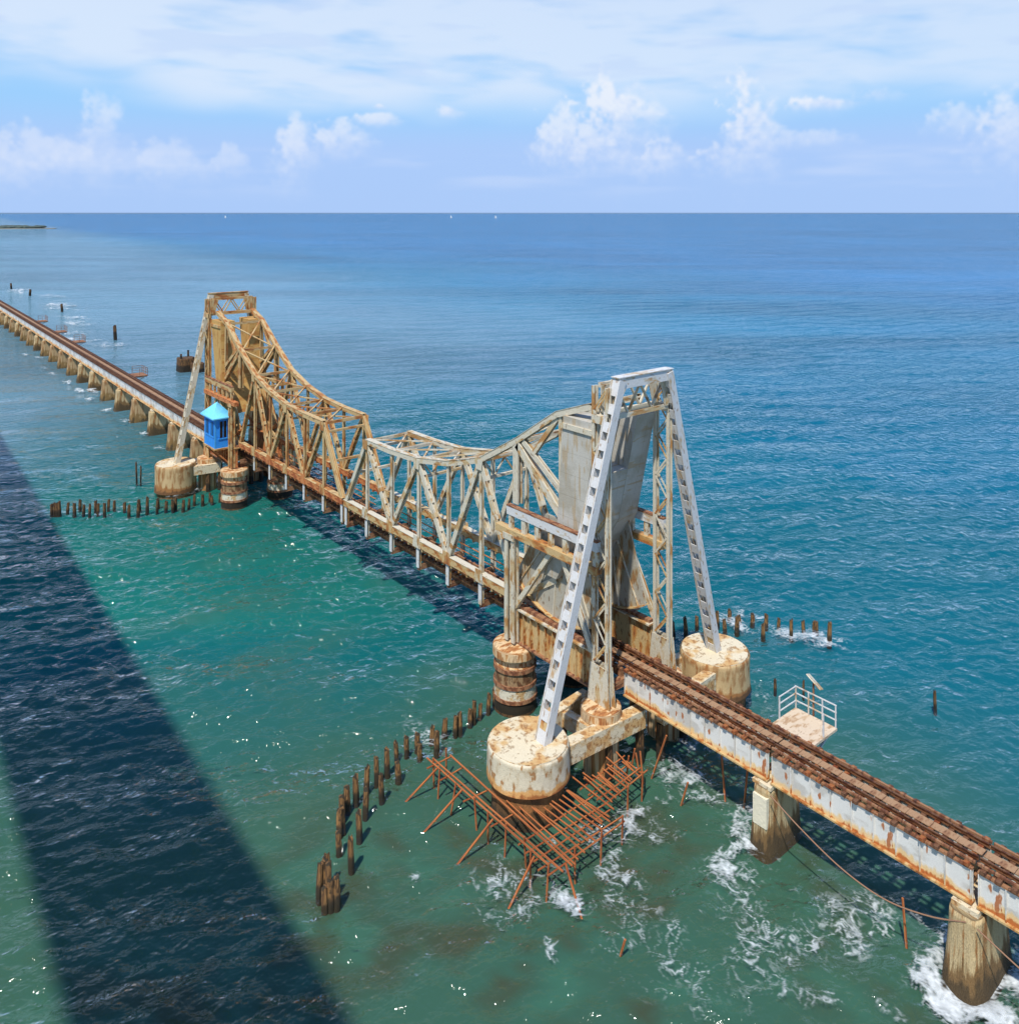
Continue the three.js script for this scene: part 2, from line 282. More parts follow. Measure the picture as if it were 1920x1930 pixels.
{
  const axis = (lo, hi, step, growLo, growHi, far, farLo) => {
    const a = []; for (let t = lo; t <= hi; t += step) a.push(t);
    let s = step, t = a[a.length - 1]; while (t < far) { s *= growHi; t += s; a.push(t); }
    s = step; t = lo; const b = []; while (t > -farLo) { s *= growLo; t -= s; b.push(t); }
    return b.reverse().concat(a);
  };
  const xs = axis(8, 78, 0.18, 1.06, 1.022, 42000, 42000), zs = axis(4, 62, 0.18, 1.12, 1.026, 42000, 42000), nx = xs.length, nz = zs.length;
  const pos = new Float32Array(nx * nz * 3), uv = new Float32Array(nx * nz * 2), idx = new Uint32Array((nx - 1) * (nz - 1) * 6);
  let o = 0;
  for (let j = 0; j < nz; j++) for (let i = 0; i < nx; i++) {
    const k = j * nx + i, x = xs[i], z = zs[j], dx = i ? xs[i] - xs[i - 1] : 100, dz = j ? zs[j] - zs[j - 1] : 100;
    pos[k * 3] = x; pos[k * 3 + 1] = Math.abs(x) + Math.abs(z) < 900 ? swell(x, z, dx, dz) : 0; pos[k * 3 + 2] = z;
    uv[k * 2] = x; uv[k * 2 + 1] = -z;
    if (i < nx - 1 && j < nz - 1) { idx[o++] = k; idx[o++] = k + nx; idx[o++] = k + 1; idx[o++] = k + 1; idx[o++] = k + nx; idx[o++] = k + nx + 1; }
  }
  const g = new THREE.BufferGeometry(); g.setAttribute('position', new THREE.BufferAttribute(pos, 3)); g.setAttribute('uv', new THREE.BufferAttribute(uv, 2)); g.setIndex(new THREE.BufferAttribute(idx, 1)); g.computeVertexNormals();
  // the murky body of the water, a little below its surface
  const thin = (l) => l.filter((t, i) => i % 3 === 0 || i === l.length - 1 || l[i + 1] - l[i] > 0.9), bx = thin(xs), bz = thin(zs), bp = [], bc = [], bi = [];
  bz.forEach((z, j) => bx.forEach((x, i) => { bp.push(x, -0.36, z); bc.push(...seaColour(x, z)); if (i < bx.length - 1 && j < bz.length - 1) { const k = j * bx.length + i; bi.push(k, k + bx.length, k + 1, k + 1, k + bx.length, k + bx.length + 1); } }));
  const bg = new THREE.BufferGeometry(); bg.setAttribute('position', new THREE.Float32BufferAttribute(bp, 3)); bg.setAttribute('color', new THREE.Float32BufferAttribute(bc, 3)); bg.setIndex(bi); bg.computeVertexNormals();
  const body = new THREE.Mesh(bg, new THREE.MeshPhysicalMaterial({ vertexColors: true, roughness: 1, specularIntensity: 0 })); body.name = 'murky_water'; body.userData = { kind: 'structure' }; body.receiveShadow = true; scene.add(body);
  // ripples that repeat every tile: sines with whole wave numbers, as a height field
  const field = (n, count, lo, hi, spread, seed, fall) => {
    const q = seeded(seed), h = new Float32Array(n * n), dir = Math.atan2(-0.37, 0.92);
    for (let c = 0; c < count; c++) {
      const f = lo * Math.pow(hi / lo, (c + q()) / count), a = dir + (q() + q() + q() - 1.5) * spread, kx = Math.round(Math.cos(a) * f), ky = Math.round(Math.sin(a) * f), ph = q() * 6.283, amp = Math.pow(Math.max(1, Math.hypot(kx, ky)), -fall);
      const sx = new Float32Array(n), cx = new Float32Array(n); for (let i = 0; i < n; i++) { sx[i] = Math.sin(6.28318 * kx * i / n + ph); cx[i] = Math.cos(6.28318 * kx * i / n + ph); }
      for (let j = 0; j < n; j++) { const sy = Math.sin(6.28318 * ky * j / n) * amp, cy = Math.cos(6.28318 * ky * j / n) * amp; for (let i = 0; i < n; i++) h[j * n + i] += sx[i] * cy + cx[i] * sy; }
    }
    return h;
  };
  const N = 1024, TILE = 21, h = field(N, 110, 14, 190, 1.5, 8, 1.0);
  let e = 0; const slope = (i, j, d) => d ? h[((j + 1) % N) * N + i] - h[((j + N - 1) % N) * N + i] : h[j * N + (i + 1) % N] - h[j * N + (i + N - 1) % N];
  for (let k = 0; k < 4000; k++) { const i = (k * 131) % N, j = (k * 57) % N; e += slope(i, j, 0) ** 2 + slope(i, j, 1) ** 2; } e = Math.sqrt(e / 4000);
  const nd = new Uint8Array(N * N * 4), S = 0.28 / e;
  for (let j = 0; j < N; j++) for (let i = 0; i < N; i++) { const a = -slope(i, j, 0) * S, b = -slope(i, j, 1) * S, l = 1 / Math.sqrt(a * a + b * b + 1), k = (j * N + i) * 4; nd[k] = 127.5 + 127.5 * a * l; nd[k + 1] = 127.5 + 127.5 * b * l; nd[k + 2] = 127.5 + 127.5 * l; nd[k + 3] = 255; }
  const nm = new THREE.DataTexture(nd, N, N); nm.wrapS = nm.wrapT = THREE.RepeatWrapping; nm.magFilter = THREE.LinearFilter; nm.repeat.set(1 / TILE, 1 / TILE); nm.needsUpdate = true;
  const B = 1024, bh = field(B, 90, 9, 110, 1.0, 19, 1.15); let lo = 1e9, hi = -1e9; for (const v of bh) { lo = Math.min(lo, v); hi = Math.max(hi, v); }
  const bd = new Float32Array(B * B * 4); for (let k = 0; k < B * B; k++) { bd[k * 4] = bd[k * 4 + 1] = bd[k * 4 + 2] = (bh[k] - lo) / (hi - lo); bd[k * 4 + 3] = 1; }
  const bm = new THREE.DataTexture(bd, B, B, THREE.RGBAFormat, THREE.FloatType); bm.wrapS = bm.wrapT = THREE.RepeatWrapping; bm.magFilter = THREE.LinearFilter; bm.repeat.set(1 / 113, 1 / 113); bm.needsUpdate = true;
  const water = new THREE.MeshPhysicalMaterial({ color: 0xffffff, transmission: 1, thickness: 0, roughness: 0.06, ior: 1.33, specularIntensity: 0.76, normalMap: nm, normalScale: new THREE.Vector2(1, 1), bumpMap: bm, bumpScale: 1.1 });
  const sea = new THREE.Mesh(g, water); sea.name = 'sea'; sea.userData = { kind: 'structure' }; sea.receiveShadow = true; scene.add(sea);
}
// ---------------------------------------------------------------- foam: lacy scraps that lie on the waves
{
  const pos = [], idx = [], col = [];
  // middle x, z, half widths, how much, cell size
  const patches = [[27.6, 31.4, 1.9, 1.5, .95, .065], [28, 28.6, 1.8, 1.6, .6, .065], [26.6, 25.4, 1.6, 1.2, .75, .065], [26, 27.4, 2, 1.7, .45, .065], [24.7, 34.8, 1.0, 1.5, .9, .065], [22.6, 33.4, 1.1, .8, .95, .06], [23.2, 31.9, 1.6, 1.2, .7, .065], [15.2, 34.4, 1.1, 1.3, 1.05, .055], [14.4, 33.3, 1.5, 1.0, .9, .055], [12.6, 34.3, .9, 1.5, 1.1, .055], [12.4, 37.3, 1.2, 1, .7, .06],
    [17.2, 35.2, 1.6, 1.4, .5, .06], [18.4, 33, 2.6, 1.7, .42, .06], [28.3, 23.3, 3, 2, .34, .065], [22.3, 26.4, 5, 3, .24, .065], [19.5, 29.6, 4, 2.4, .34, .06], [23, 34.0, 1.3, .5, 1, .06], [13.9, 33.5, 1.7, .7, 1.2, .055], [13.7, 32.8, 1.5, .6, .9, .055], [15.0, 35, .5, 1.6, 1.05, .055], [12.7, 35.2, .5, 1.6, 1.05, .055], [28, 35.2, 2.4, 1.7, .55, .07], [28.3, 38, 2.4, 1.6, .5, .07], [34.3, 53.1, 3.2, 1, .82, .09], [31.5, 54.3, 1.6, 1, .95, .09], [36.8, 51.5, 2, .9, .6, .09], [31.9, 20.9, .5, .4, .8, .06], [75.6, 33.3, .9, .3, .85, .1], [40, 26.8, 2.2, 1.2, .5, .08],
    [370, 59.5, 20, 5, .55, .5], [334, 63.5, 16, 4, .62, .5], [256, 55, 16, 5, .55, .4], [210, 51, 10, 4, .6, .35], [151, 35, 5, .9, .8, .22], [193, 34.8, 5, .8, .7, .25], [226, 46, 12, 5, .5, .35], [300, 60, 20, 6, .5, .5], [31.8, 43.2, 3.2, 3, .5, .08], [92.5, 29.5, 3, 3, .45, .12], [98, 33, 4, 1.4, .5, .14]];
  for (let k = 0; k < 36; k++) patches.push([101.5 + 9 * (k % 12) + R(-1, 1), 33.6 + R(-.6, .3), 1.6, .7, .62, .16]);
  for (let k = 0; k < 10; k++) patches.push([R(12, 30), R(22, 36), R(.3, .9), R(.3, .6), R(.4, .7), .06]);
  for (let k = 0; k < 6; k++) patches.push([R(40, 130), R(18, 60), R(.2, .5), R(.12, .3), R(.5, .8), .07]);
  // each scrap is a fine net whose cover thins to nothing at its edge
  const layer = (cx, cz, rx, rz, amt, s0, lift) => {
    const s = s0 < 0.1 ? s0 * 0.9 : s0 * 0.8, f = s0 < 0.1 ? 1 : 0.1 / s0, nx = Math.ceil(rx * 3.2 / s), nz = Math.ceil(rz * 3.2 / s), ids = new Int32Array((nx + 1) * (nz + 1)).fill(-1), al = new Float32Array((nx + 1) * (nz + 1));
    for (let j = 0; j <= nz; j++) for (let i = 0; i <= nx; i++) {
      const x = cx + (i / nx - 0.5) * rx * 3.2, z = cz + (j / nz - 0.5) * rz * 3.2, d = Math.hypot((x - cx) / rx, (z - cz) / rz), fall = 1 - smooth(0.15, 1.55, d + 0.5 * (fbm(x * f * 0.8, z * f * 0.8, 2) - 0.5)); if (fall <= 0.01) continue;
      const px = x * f, pz = z * f, wx = (fbm(px * 1.1 + 5, pz * 1.1, 3) - 0.5) * 2, wz = (fbm(px * 1.1 + 55, pz * 1.1 + 9, 3) - 0.5) * 2;
      const dens = amt * fall * (0.3 + 1.3 * smooth(0.3, 0.7, fbm(px * 0.8 + 12, pz * 0.8 + 44, 3)));
      const vein = Math.abs(2 * fbm(px * 1.3 + wx, pz * 1.3 + wz, 3) - 1), web = Math.abs(2 * fbm(px * 3.4 + wx, pz * 3.4 + wz + 90, 3) - 1), grain = fbm(px * 9, pz * 9, 2);
      let a = Math.max(smooth(0.17 * dens, 0.02 * dens, vein) * 0.75, smooth(0.3 * dens, 0.05 * dens, web) * 0.8 * dens, smooth(1.05, 1.75, dens + 0.8 * grain) * 0.95);
      al[j * (nx + 1) + i] = clamp(0.85 * a * (0.3 + 1.0 * grain) * smooth(0.05, 0.5, dens));
    }
    const vert = (i, j) => { const k = j * (nx + 1) + i; if (ids[k] < 0) { ids[k] = pos.length / 3; const x = cx + (i / nx - 0.5) * rx * 3.2, z = cz + (j / nz - 0.5) * rz * 3.2; pos.push(x, swell(x, z) + lift, z); col.push(1, 1, 1, al[k]); } return ids[k]; };
    for (let j = 0; j < nz; j++) for (let i = 0; i < nx; i++) { const k = j * (nx + 1) + i; if (Math.max(al[k], al[k + 1], al[k + nx + 1], al[k + nx + 2]) < 0.03) continue; const a = vert(i, j), b = vert(i, j + 1), c = vert(i + 1, j), d = vert(i + 1, j + 1); idx.push(a, b, c, c, b, d); }
  };
  patches.forEach((p, i) => layer(...p, 0.012 + 0.00025 * i));
  const g = new THREE.BufferGeometry(); g.setAttribute('position', new THREE.Float32BufferAttribute(pos, 3)); g.setAttribute('color', new THREE.Float32BufferAttribute(col, 4)); g.setIndex(idx); g.computeVertexNormals();
  const foam = shade(new THREE.Mesh(g, std({ color: new THREE.Color(0.66, 0.70, 0.71), roughness: 0.9, vertexColors: true, transparent: true, depthWrite: false }))); foam.name = 'sea_foam'; foam.userData = { kind: 'stuff', label: 'white lacy foam on the water around the piers', category: 'foam' }; scene.add(foam);
  console.log('foam', idx.length / 3);
}

// ---------------------------------------------------------------- far shore and boats
{
  const n = 90;
  home = thing('low_shore', 'low hazy wooded shore on the horizon at far left', 'shore', [1989, 0, 147]);
  const put = (a, r, k) => { const p = Math.cos(a) * 258 * r * k, q = Math.sin(a) * 70 * r * k; return [1989 + p * 0.635 + q * 0.772, 147 - p * 0.772 + q * 0.635]; };
  const pts = []; for (let i = 0; i < n; i++) { const [x, z] = put(i / n * 2 * Math.PI, 1, 0.94 + 0.12 * noise(i * 0.3, 4)); pts.push(new THREE.Vector2(x, -z)); }
  part('beach', new THREE.ExtrudeGeometry(new THREE.Shape(pts), { depth: 1.6, bevelEnabled: false }).rotateX(-Math.PI / 2).translate(0, -0.4, 0), std({ color: new THREE.Color(0.32, 0.30, 0.24) }));
  const ico = new THREE.IcosahedronGeometry(1, 1), gs = [];
  for (let i = 0; i < 460; i++) { const [x, z] = put(R(0, 6.283), Math.sqrt(rnd()), 0.92), g = ico.clone(); g.deleteAttribute('uv'); gs.push(g.scale(R(4, 9), R(1.8, 3.6), R(4, 9)).translate(x, R(2, 4), z)); }
  const wood = part('tree_belt', mergeGeometries(gs), std({ color: new THREE.Color(0.06, 0.085, 0.07) })); wood.userData = { kind: 'stuff' };
}
[[4300, 3060, 'tiny white sail on the horizon, middle one of three'], [4000, 3180, 'tiny white sail on the horizon, rightmost of three'], [5300, 2000, 'tiny white sail on the horizon, leftmost of three']].forEach(([x, z, label]) => {
  home = thing('sailing_boat', label, 'boat', [x, 0, z], 'far sails');
  part('hull', plate([[-11, 1.6], [-9, -0.4], [9, -0.4], [12, 2.2]], -2, 2).translate(x, 0, z), M.white);
  part('sail', plate([[-5, 3], [3, 3], [2.6, 19]], -0.15, 0.15).rotateY(0.9).translate(x, 0, z), std({ color: new THREE.Color(0.82, 0.82, 0.8) }));
  part('mast', bar(V(x + 2.6, 0, z - 3.3), V(x + 2.6, 20, z - 3.3), 0.4, 0.4), M.rust);
});

// ---------------------------------------------------------------- road bridge beside the camera: out of the frame, it throws the broad shadow
{
  home = thing('road_bridge', 'concrete road bridge deck above the broad dark shadow', 'bridge', [150, 0, -4]);
  const run = (y0, y1, z0, z1) => box(-200, 520, y0, y1, z0, z1);
  const lane = home;
  part('deck', join(run(27.6, 28.3, -7.9, -0.06), run(26.2, 27.6, -6.6, -5.8), run(26.2, 27.6, -2.4, -1.6)), M.road);
  for (const z of [-7.9, -0.3]) part('parapet', run(28.303, 29.1, z, z + 0.24), M.road);
  for (let x = -170; x < 520; x += 80) part('pier', join(box(x - 0.9, x + 0.9, -2, 25.2, -5.4, -2.8), box(x - 1.1, x + 1.1, 25.2, 26.19, -7, -1.4)), M.road);
  lane.rotation.y = -0.034; lane.position.set(18 + 132 * Math.cos(0.034), 0, 132 * Math.sin(0.034) - 4);
}

// ---------------------------------------------------------------- track pieces shared by spans and leaves
let VC = 35.5; const MID = 62.3, RAIL = 0.51;
const sleeperShapes = [0, 1, 2].map((k) => { const g = uvBox(0.2, 0.13, 2.12 + 0.05 * k); return g; });
const plankShapes = [0, 1].map(() => uvBox(0.98, 0.03, 0.42));
const fastShape = new THREE.BoxGeometry(0.16, 0.06, 0.3);
function track(x0, x1, y, fine = true) {
  // sleepers, two rails, plates of the footway between the rails
  if (fine) {
    const n = Math.round((x1 - x0) / 0.56);
    for (let i = 0; i < n; i++) {
      const m = shade(new THREE.Mesh(sleeperShapes[i % 3], rnd() < 0.6 ? M.sleeper : M.sleeper2)); m.name = 'sleeper'; m.position.set(x0 + (i + 0.5) * (x1 - x0) / n, y + 0.075, VC + R(-0.04, 0.04)).sub(home.position); m.rotation.y = R(-0.02, 0.02); home.add(m);
    }
    const k = Math.max(1, Math.floor((x1 - x0) / 1.0));
    for (let i = 0; i < k; i++) { const m = shade(new THREE.Mesh(plankShapes[i % 2], M.plank)); m.name = 'walkway_plate'; m.scale.x = (x1 - x0) / k; m.position.set(x0 + (i + 0.5) * (x1 - x0) / k, y + 0.172 + R(0, 0.012), VC + R(-0.015, 0.015)).sub(home.position); m.rotation.y = R(-0.008, 0.008); home.add(m); }
  } else {
    const gs = []; for (let x = x0 + 0.3; x < x1; x += 0.6) gs.push(box(x - 0.12, x + 0.12, y, y + 0.15, VC - 1.1, VC + 1.1));
    const s = part('sleepers', join(gs), M.sleeper); s.userData = { kind: 'stuff' };
    part('walkway_plate', box(x0 + 0.02, x1 - 0.02, y + 0.153, y + 0.185, VC - 0.24, VC + 0.24), M.plank);
  }
  for (const s of [-1, 1]) {
    const z = VC + s * RAIL;
    part('rail', join(box(x0 + 0.01, x1 - 0.01, y + 0.152, y + 0.175, z - 0.07, z + 0.07), box(x0 + 0.01, x1 - 0.01, y + 0.175, y + 0.26, z - 0.012, z + 0.012), box(x0 + 0.01, x1 - 0.01, y + 0.26, y + 0.30, z - 0.036, z + 0.036)), M.rail);
    if (fine) part('guard_rail', box(x0 + 0.02, x1 - 0.02, y + 0.153, y + 0.25, z + s * 0.30 - 0.05, z + s * 0.30 + 0.05), M.rust);
  }
}
function webPanel(x0, x1, y0, y1, z0, z1) {                // web with texture height fitted to the web
  const g = box(x0, x1, y0, y1, z0, z1), p = g.attributes.position, uv = g.attributes.uv, o = R(0, 1);
  for (let i = 0; i < p.count; i++) uv.setXY(i, p.getX(i) / 9 + o + p.getZ(i) * 0.1, clamp((p.getY(i) - y0) / (y1 - y0), 0.01, 0.99)); return g;
}
function girderSpan(x0, x1, fine, label, group) {
  home = thing('girder_span', label, 'bridge span', [(x0 + x1) / 2, 3.1, VC], group);
  const a = x0 + 0.09, b = x1 - 0.09;
  for (const s of [-1, 1]) {
    const z = VC + s * 0.86, web = part('girder', webPanel(a, b, 3.18, 4.42, z - 0.03, z + 0.03), M.web);
    part('flange', box(a, b, 4.422, 4.5, z - 0.1, z + 0.1), M.rust, web); part('flange', box(a, b, 3.1, 3.178, z - 0.17, z + 0.17), M.ochre, web);
    if (fine) {
      const n = Math.round((b - a) / 0.95);
      for (let i = 0; i <= n; i++) { const x = lerp(a + 0.05, b - 0.05, i / n); part('stiffener', webPanel(x - 0.018, x + 0.018, 3.181, 4.419, z + s * 0.031, z + s * 0.115), M.web, web); }
    }
  }
  for (let i = 0; i < (fine ? 5 : 2); i++) { const x = lerp(a + 0.4, b - 0.4, i / (fine ? 4 : 1)); part('cross_frame', join(box(x - 0.05, x + 0.05, 3.25, 3.4, VC - 0.82, VC + 0.82), box(x - 0.05, x + 0.05, 4.1, 4.25, VC - 0.82, VC + 0.82)), M.rust); }
  track(x0 + 0.02, x1 - 0.02, 4.502, fine);
}
const nearEnds = [32.05, 22.7, 13.6, 4.6, -4.4, -13.4, -22.4, -31.4];
const nearNames = ['white plate girder span nearest the pale lift tower', 'white plate girder span over the hanging rope', 'rust streaked girder span leaving the picture at lower right', 'rusty girder span beyond the lower right corner', 'second rusty girder span beyond the lower right corner', 'third rusty girder span beyond the lower right corner', 'fourth rusty girder span beyond the lower right corner'];
nearEnds.slice(1).forEach((x, i) => girderSpan(x, nearEnds[i], i < 4, nearNames[i], 'near viaduct spans'));
const farEnds = []; for (let x = 92.6; x < 420; x += 9) farEnds.push(x);
const BEND = 0.0196;
farEnds.slice(1).forEach((x, i) => { VC = 35.5 + BEND * (x - 4.5 - 92.6); girderSpan(farEnds[i], x, false, `girder span of the far viaduct, ${ordinal(i + 1)} beyond the blue hut`, 'far viaduct spans'); home.rotation.y = -BEND; });
VC = 35.5;

// ---------------------------------------------------------------- viaduct piers
function pierShape(x, w, l, y1, flare, seed) {             // rounded block that flares to its foot; uv: metres round, 0..1 up
  const rows = [0, .1, .2, .3, .42, .55, .7, .85, .95, 1], n = 36, pos = [], uv = [], idx = [], y0 = -1.4;
  rows.forEach((t) => { for (let i = 0; i <= n; i++) {
    const a = i / n * 2 * Math.PI, c = Math.cos(a), s = Math.sin(a), k = Math.pow(Math.abs(c) ** 5 + Math.abs(s) ** 5, -0.2);
    const f = 1 + flare * Math.pow(1 - t, 1.7) + 0.10 * (fbm(c * 1.5 + seed, s * 1.5 + t * 5, 4) - 0.5) - (t > 0.97 ? 0.05 : 0);
    pos.push(x + c * k * w * f, lerp(y0, y1, t), VC + s * k * l * (1 + (f - 1) * 0.7)); uv.push(a * 1.4, t);
  } });
  const top = pos.length / 3; pos.push(x, y1, VC); uv.push(0, 0.99);
  for (let j = 0; j < rows.length - 1; j++) for (let i = 0; i < n; i++) { const a = j * (n + 1) + i, b = a + n + 1; idx.push(a, b, a + 1, a + 1, b, b + 1); }
  for (let i = 0; i < n; i++) { const a = (rows.length - 1) * (n + 1) + i; idx.push(a, top, a + 1); }
  const g = new THREE.BufferGeometry(); g.setAttribute('position', new THREE.Float32BufferAttribute(pos, 3)); g.setAttribute('uv', new THREE.Float32BufferAttribute(uv, 2)); g.setIndex(idx); g.computeVertexNormals(); return g;
}
nearEnds.slice(1).forEach((x, i) => {
  home = thing('viaduct_pier', ['short pier with a bright square patch under the girder joint', 'tall rounded pier in white surf at lower right', 'pier beyond the lower right corner', 'second pier beyond the lower right corner', 'third pier beyond the lower right corner', 'fourth pier beyond the lower right corner', 'fifth pier beyond the lower right corner'][i], 'pier', [x, 0, VC], 'near viaduct piers');
  x += 0.28; const body = part('shaft', pierShape(x, i ? 0.62 : 0.5, i ? 1.5 : 1.3, i ? 2.86 : 2.9, i ? 0.62 : 0.5, 3 + i * 7), M.pier);
  part('cap', box(x - 0.5, x + 0.5, i ? 2.84 : 2.88, 3.05, VC - 1.2, VC + 1.2), M.beam, body);
  if (i === 0) part('render_patch', box(x - 0.42, x + 0.32, 1.15, 2.55, VC - 1.42, VC - 1.2), M.pierPale, body).userData = { label: 'bright cream patch on the pier' };
});
farEnds.slice(1).forEach((x, i) => {
  VC = 35.5 + BEND * (x - 92.6);
  home = thing('viaduct_pier', `pier of the far viaduct, ${ordinal(i + 1)} beyond the blue hut`, 'pier', [x, 0, VC], 'far viaduct piers');
  const body = part('shaft', pierShape(x, 0.6 + R(-.06, .1), 1.45, 2.9, 0.4 + R(0, .2), R(0, 99)), rnd() < 0.7 ? M.pierBrown : M.pier);
  part('cap', box(x - 0.5, x + 0.5, 2.88, 3.05, VC - 1.2, VC + 1.2), M.beam, body);
});
VC = 35.5;

// ---------------------------------------------------------------- the two lifting leaves
const PANEL = 3.72, BOT = 6.05, TOPS = [0, 11.85, 11.87, 12.05, 12.68, 13.75, 15.8, 18.15];
const topAt = (k) => { const i = Math.floor(k); return i >= 7 ? lerp(18.15, 19.1, clamp((k - 7) / 0.65)) : lerp(TOPS[i], TOPS[i + 1], k - i); };
function leaf(m, label, steel, steel2, chord, hangerMat) {
  const X = (k) => MID - m * k * PANEL, S = (s) => MID - m * s;
  home = thing('lifting_leaf', label, 'bascule span', [X(4), 4.2, VC], 'lifting leaves of the bridge');
  const pick = () => rnd() < 0.5 ? steel : steel2;
  for (const z of [33.55, 37.45]) {
    const T = (k) => V(X(k), topAt(k), z), B = (k) => V(X(k), BOT, z);
    for (const [a, b] of [[1, 2], [2, 3], [3, 4], [4, 5], [5, 6], [6, 7], [7, 7.75]]) {
      const c = part('top_chord', hbar(T(a), T(b), 0.44, 0.36, null, 0.12), pick()); part('cover_plate', bar(T(a).add(V(0, 0.2, 0)), T(b).add(V(0, 0.2, 0)), 0.5, 0.03), steel, c);
    }
    const bc = part('bottom_chord', hbar(V(S(0.15), BOT, z), V(S(22.3), BOT, z), 0.46, 0.5, null, 0.1), chord); part('cover_plate', bar(V(S(0.15), BOT + 0.27, z), V(S(22.3), BOT + 0.27, z), 0.5, 0.025), steel2, bc);
    part('end_post', hbar(T(1), V(S(0.3), BOT, z), 0.4, 0.36, null, 0.1), pick());
    for (const [p, q] of [[T(1), B(2)], [T(3), B(2)], [T(3), B(4)], [T(5), B(4)], [T(5), B(6)]]) {
      const d = part('diagonal', hbar(p, q, 0.36, 0.34, null, 0.09), pick());
      const n = 7; for (let i = 1; i < n; i++) { const c = p.clone().lerp(q, i / n), a = q.clone().sub(p).normalize().multiplyScalar(0.16); part('batten', bar(c.clone().sub(a), c.clone().add(a), 0.37, 0.36), steel, d); }
    }
    for (let k = 0; k <= 6; k++) {
      const x = k ? X(k) : S(0.36), y1 = k === 0 || k === 6 ? BOT : topAt(k) - 0.1;
      if (k < 6) part('hanger', hbar(V(x, 4.32, z), V(x, y1, z), 0.22, 0.26, null, 0.06), k === 2 || k === 4 ? steel2 : pick());
      if (k < 6) part('hanger_foot', bar(V(x, 4.26, z + (z < VC ? -0.13 : 0.13)), V(x, BOT - 0.3, z + (z < VC ? -0.13 : 0.13)), 0.03, 0.34), hangerMat);
      if (k && k < 6) part('gusset_plate', plate([[x - 0.5, BOT - 0.3], [x + 0.5, BOT - 0.3], [x + 0.34, BOT + 0.55], [x - 0.34, BOT + 0.55]], z + (z < VC ? -0.262 : 0.238), z + (z < VC ? -0.238 : 0.262)), k % 2 ? steel : chord);
    }
    for (const k of [1, 3, 5]) { const x = X(k), y = topAt(k); part('gusset_plate', plate([[x - 0.42, y + 0.12], [x + 0.42, y + 0.12], [x + 0.3, y - 0.6], [x - 0.3, y - 0.6]], z + (z < VC ? -0.252 : 0.226), z + (z < VC ? -0.226 : 0.252)), pick()); }
    // heel: post, heavy diagonals, rolling segment
    part('heel_post', hbar(V(X(6), 11.9, z), V(X(6), topAt(6), z), 0.42, 0.5, null, 0.1), steel);
    part('heel_diagonal', hbar(V(X(6) - m * 0.1, topAt(6) - 0.2, z), V(S(27.1), 11.7, z), 0.42, 0.5, null, 0.12), steel);
    part('heel_diagonal', hbar(V(X(6) - m * 0.6, topAt(6) + 0.1, z), V(S(26.75), 13.4, z), 0.28, 0.34, null, 0.08), steel2);
    part('heel_diagonal', hbar(V(X(7), topAt(7) - 0.2, z), V(S(23.9), 15.4, z), 0.24, 0.3, null, 0.07), pick());
    part('heel_post', hbar(V(X(7) - m * 0.25, topAt(7), z), V(S(26.6), 11.8, z), 0.26, 0.28, null, 0.07), steel);
    const C = [26.2, 12.1], RR = 6.05, arc = []; for (let i = 0; i <= 14; i++) { const a = -Math.PI / 2 + lerp(-0.72, 0.55, i / 14); arc.push([S(C[0] + RR * Math.cos(a)), C[1] + RR * Math.sin(a)]); }
    const seg = part('rolling_segment', plate([...arc, [S(27.9), 12.0], [S(25.0), 12.0]], z - 0.06, z + 0.06), m > 0 ? M.segment : steel2);
    const rim = []; for (let i = 0; i < 14; i++) rim.push(bar(V(...arc[i], z), V(...arc[i + 1], z), 0.6, 0.07)); part('tread', join(rim), chord, seg);
    for (let i = 1; i < 14; i += 3) part('rib', bar(V(...arc[i], z), V(S(26.3), 11.9, z), 0.3, 0.06), steel, seg);
    part('bottom_tie', hbar(V(S(22.3), BOT, z), V(S(26), 8.4, z), 0.36, 0.36), steel2);
  }
  // counterweight: two tall lobes joined below a notch
  const lobe = (z0, z1) => plate([[S(26.9), 18.3], [S(29.75), 18.3], [S(28.3), 12], [S(26.3), 8.6], [S(25.2), 8.6], [S(26.4), 12]], z0, z1);
  const cw = part('counterweight', join(lobe(33.12, 34.7), lobe(36.3, 37.88)), m > 0 ? M.counter : M.counterOchre);
  part('counterweight_block', plate([[S(26.65), 15.3], [S(29), 15.1], [S(28.28), 12], [S(26.28), 8.63], [S(25.22), 8.63], [S(26.42), 12]], 34.702, 36.298), m > 0 ? M.counter : M.counterOchre, cw);
  for (const z of [33.0, 37.88]) part('counterweight_strap', box(Math.min(S(26.9), S(29.5)), Math.max(S(26.9), S(29.5)), 17.6, 17.9, z, z + 0.12), steel2, cw);
  // struts and bracing between the two trusses
  for (const k of [1, 2, 3, 4, 5, 6, 7, 7.7]) part('top_strut', hbar(V(X(k), topAt(k) - 0.02, 33.75), V(X(k), topAt(k) - 0.02, 37.25), 0.26, 0.24, null, 0.06), pick());
  for (let k = 1; k < 7; k++) { part('top_brace', bar(V(X(k), topAt(k) + 0.08, 33.8), V(X(k + 1), topAt(k + 1) + 0.08, 37.2), 0.14, 0.1), pick()); part('top_brace', bar(V(X(k), topAt(k) - 0.06, 37.2), V(X(k + 1), topAt(k + 1) - 0.06, 33.8), 0.14, 0.1), pick()); }
  for (const k of [3, 5]) { const y = topAt(k); part('sway_strut', bar(V(X(k), y - 1.3, 33.7), V(X(k), y - 1.3, 37.3), 0.18, 0.18), steel2); for (let i = 0; i < 4; i++) part('sway_brace', bar(V(X(k), y - (i % 2 ? 1.25 : 0.15), 33.8 + i * 0.85), V(X(k), y - (i % 2 ? 0.15 : 1.25), 34.65 + i * 0.85), 0.1, 0.1), pick()); }
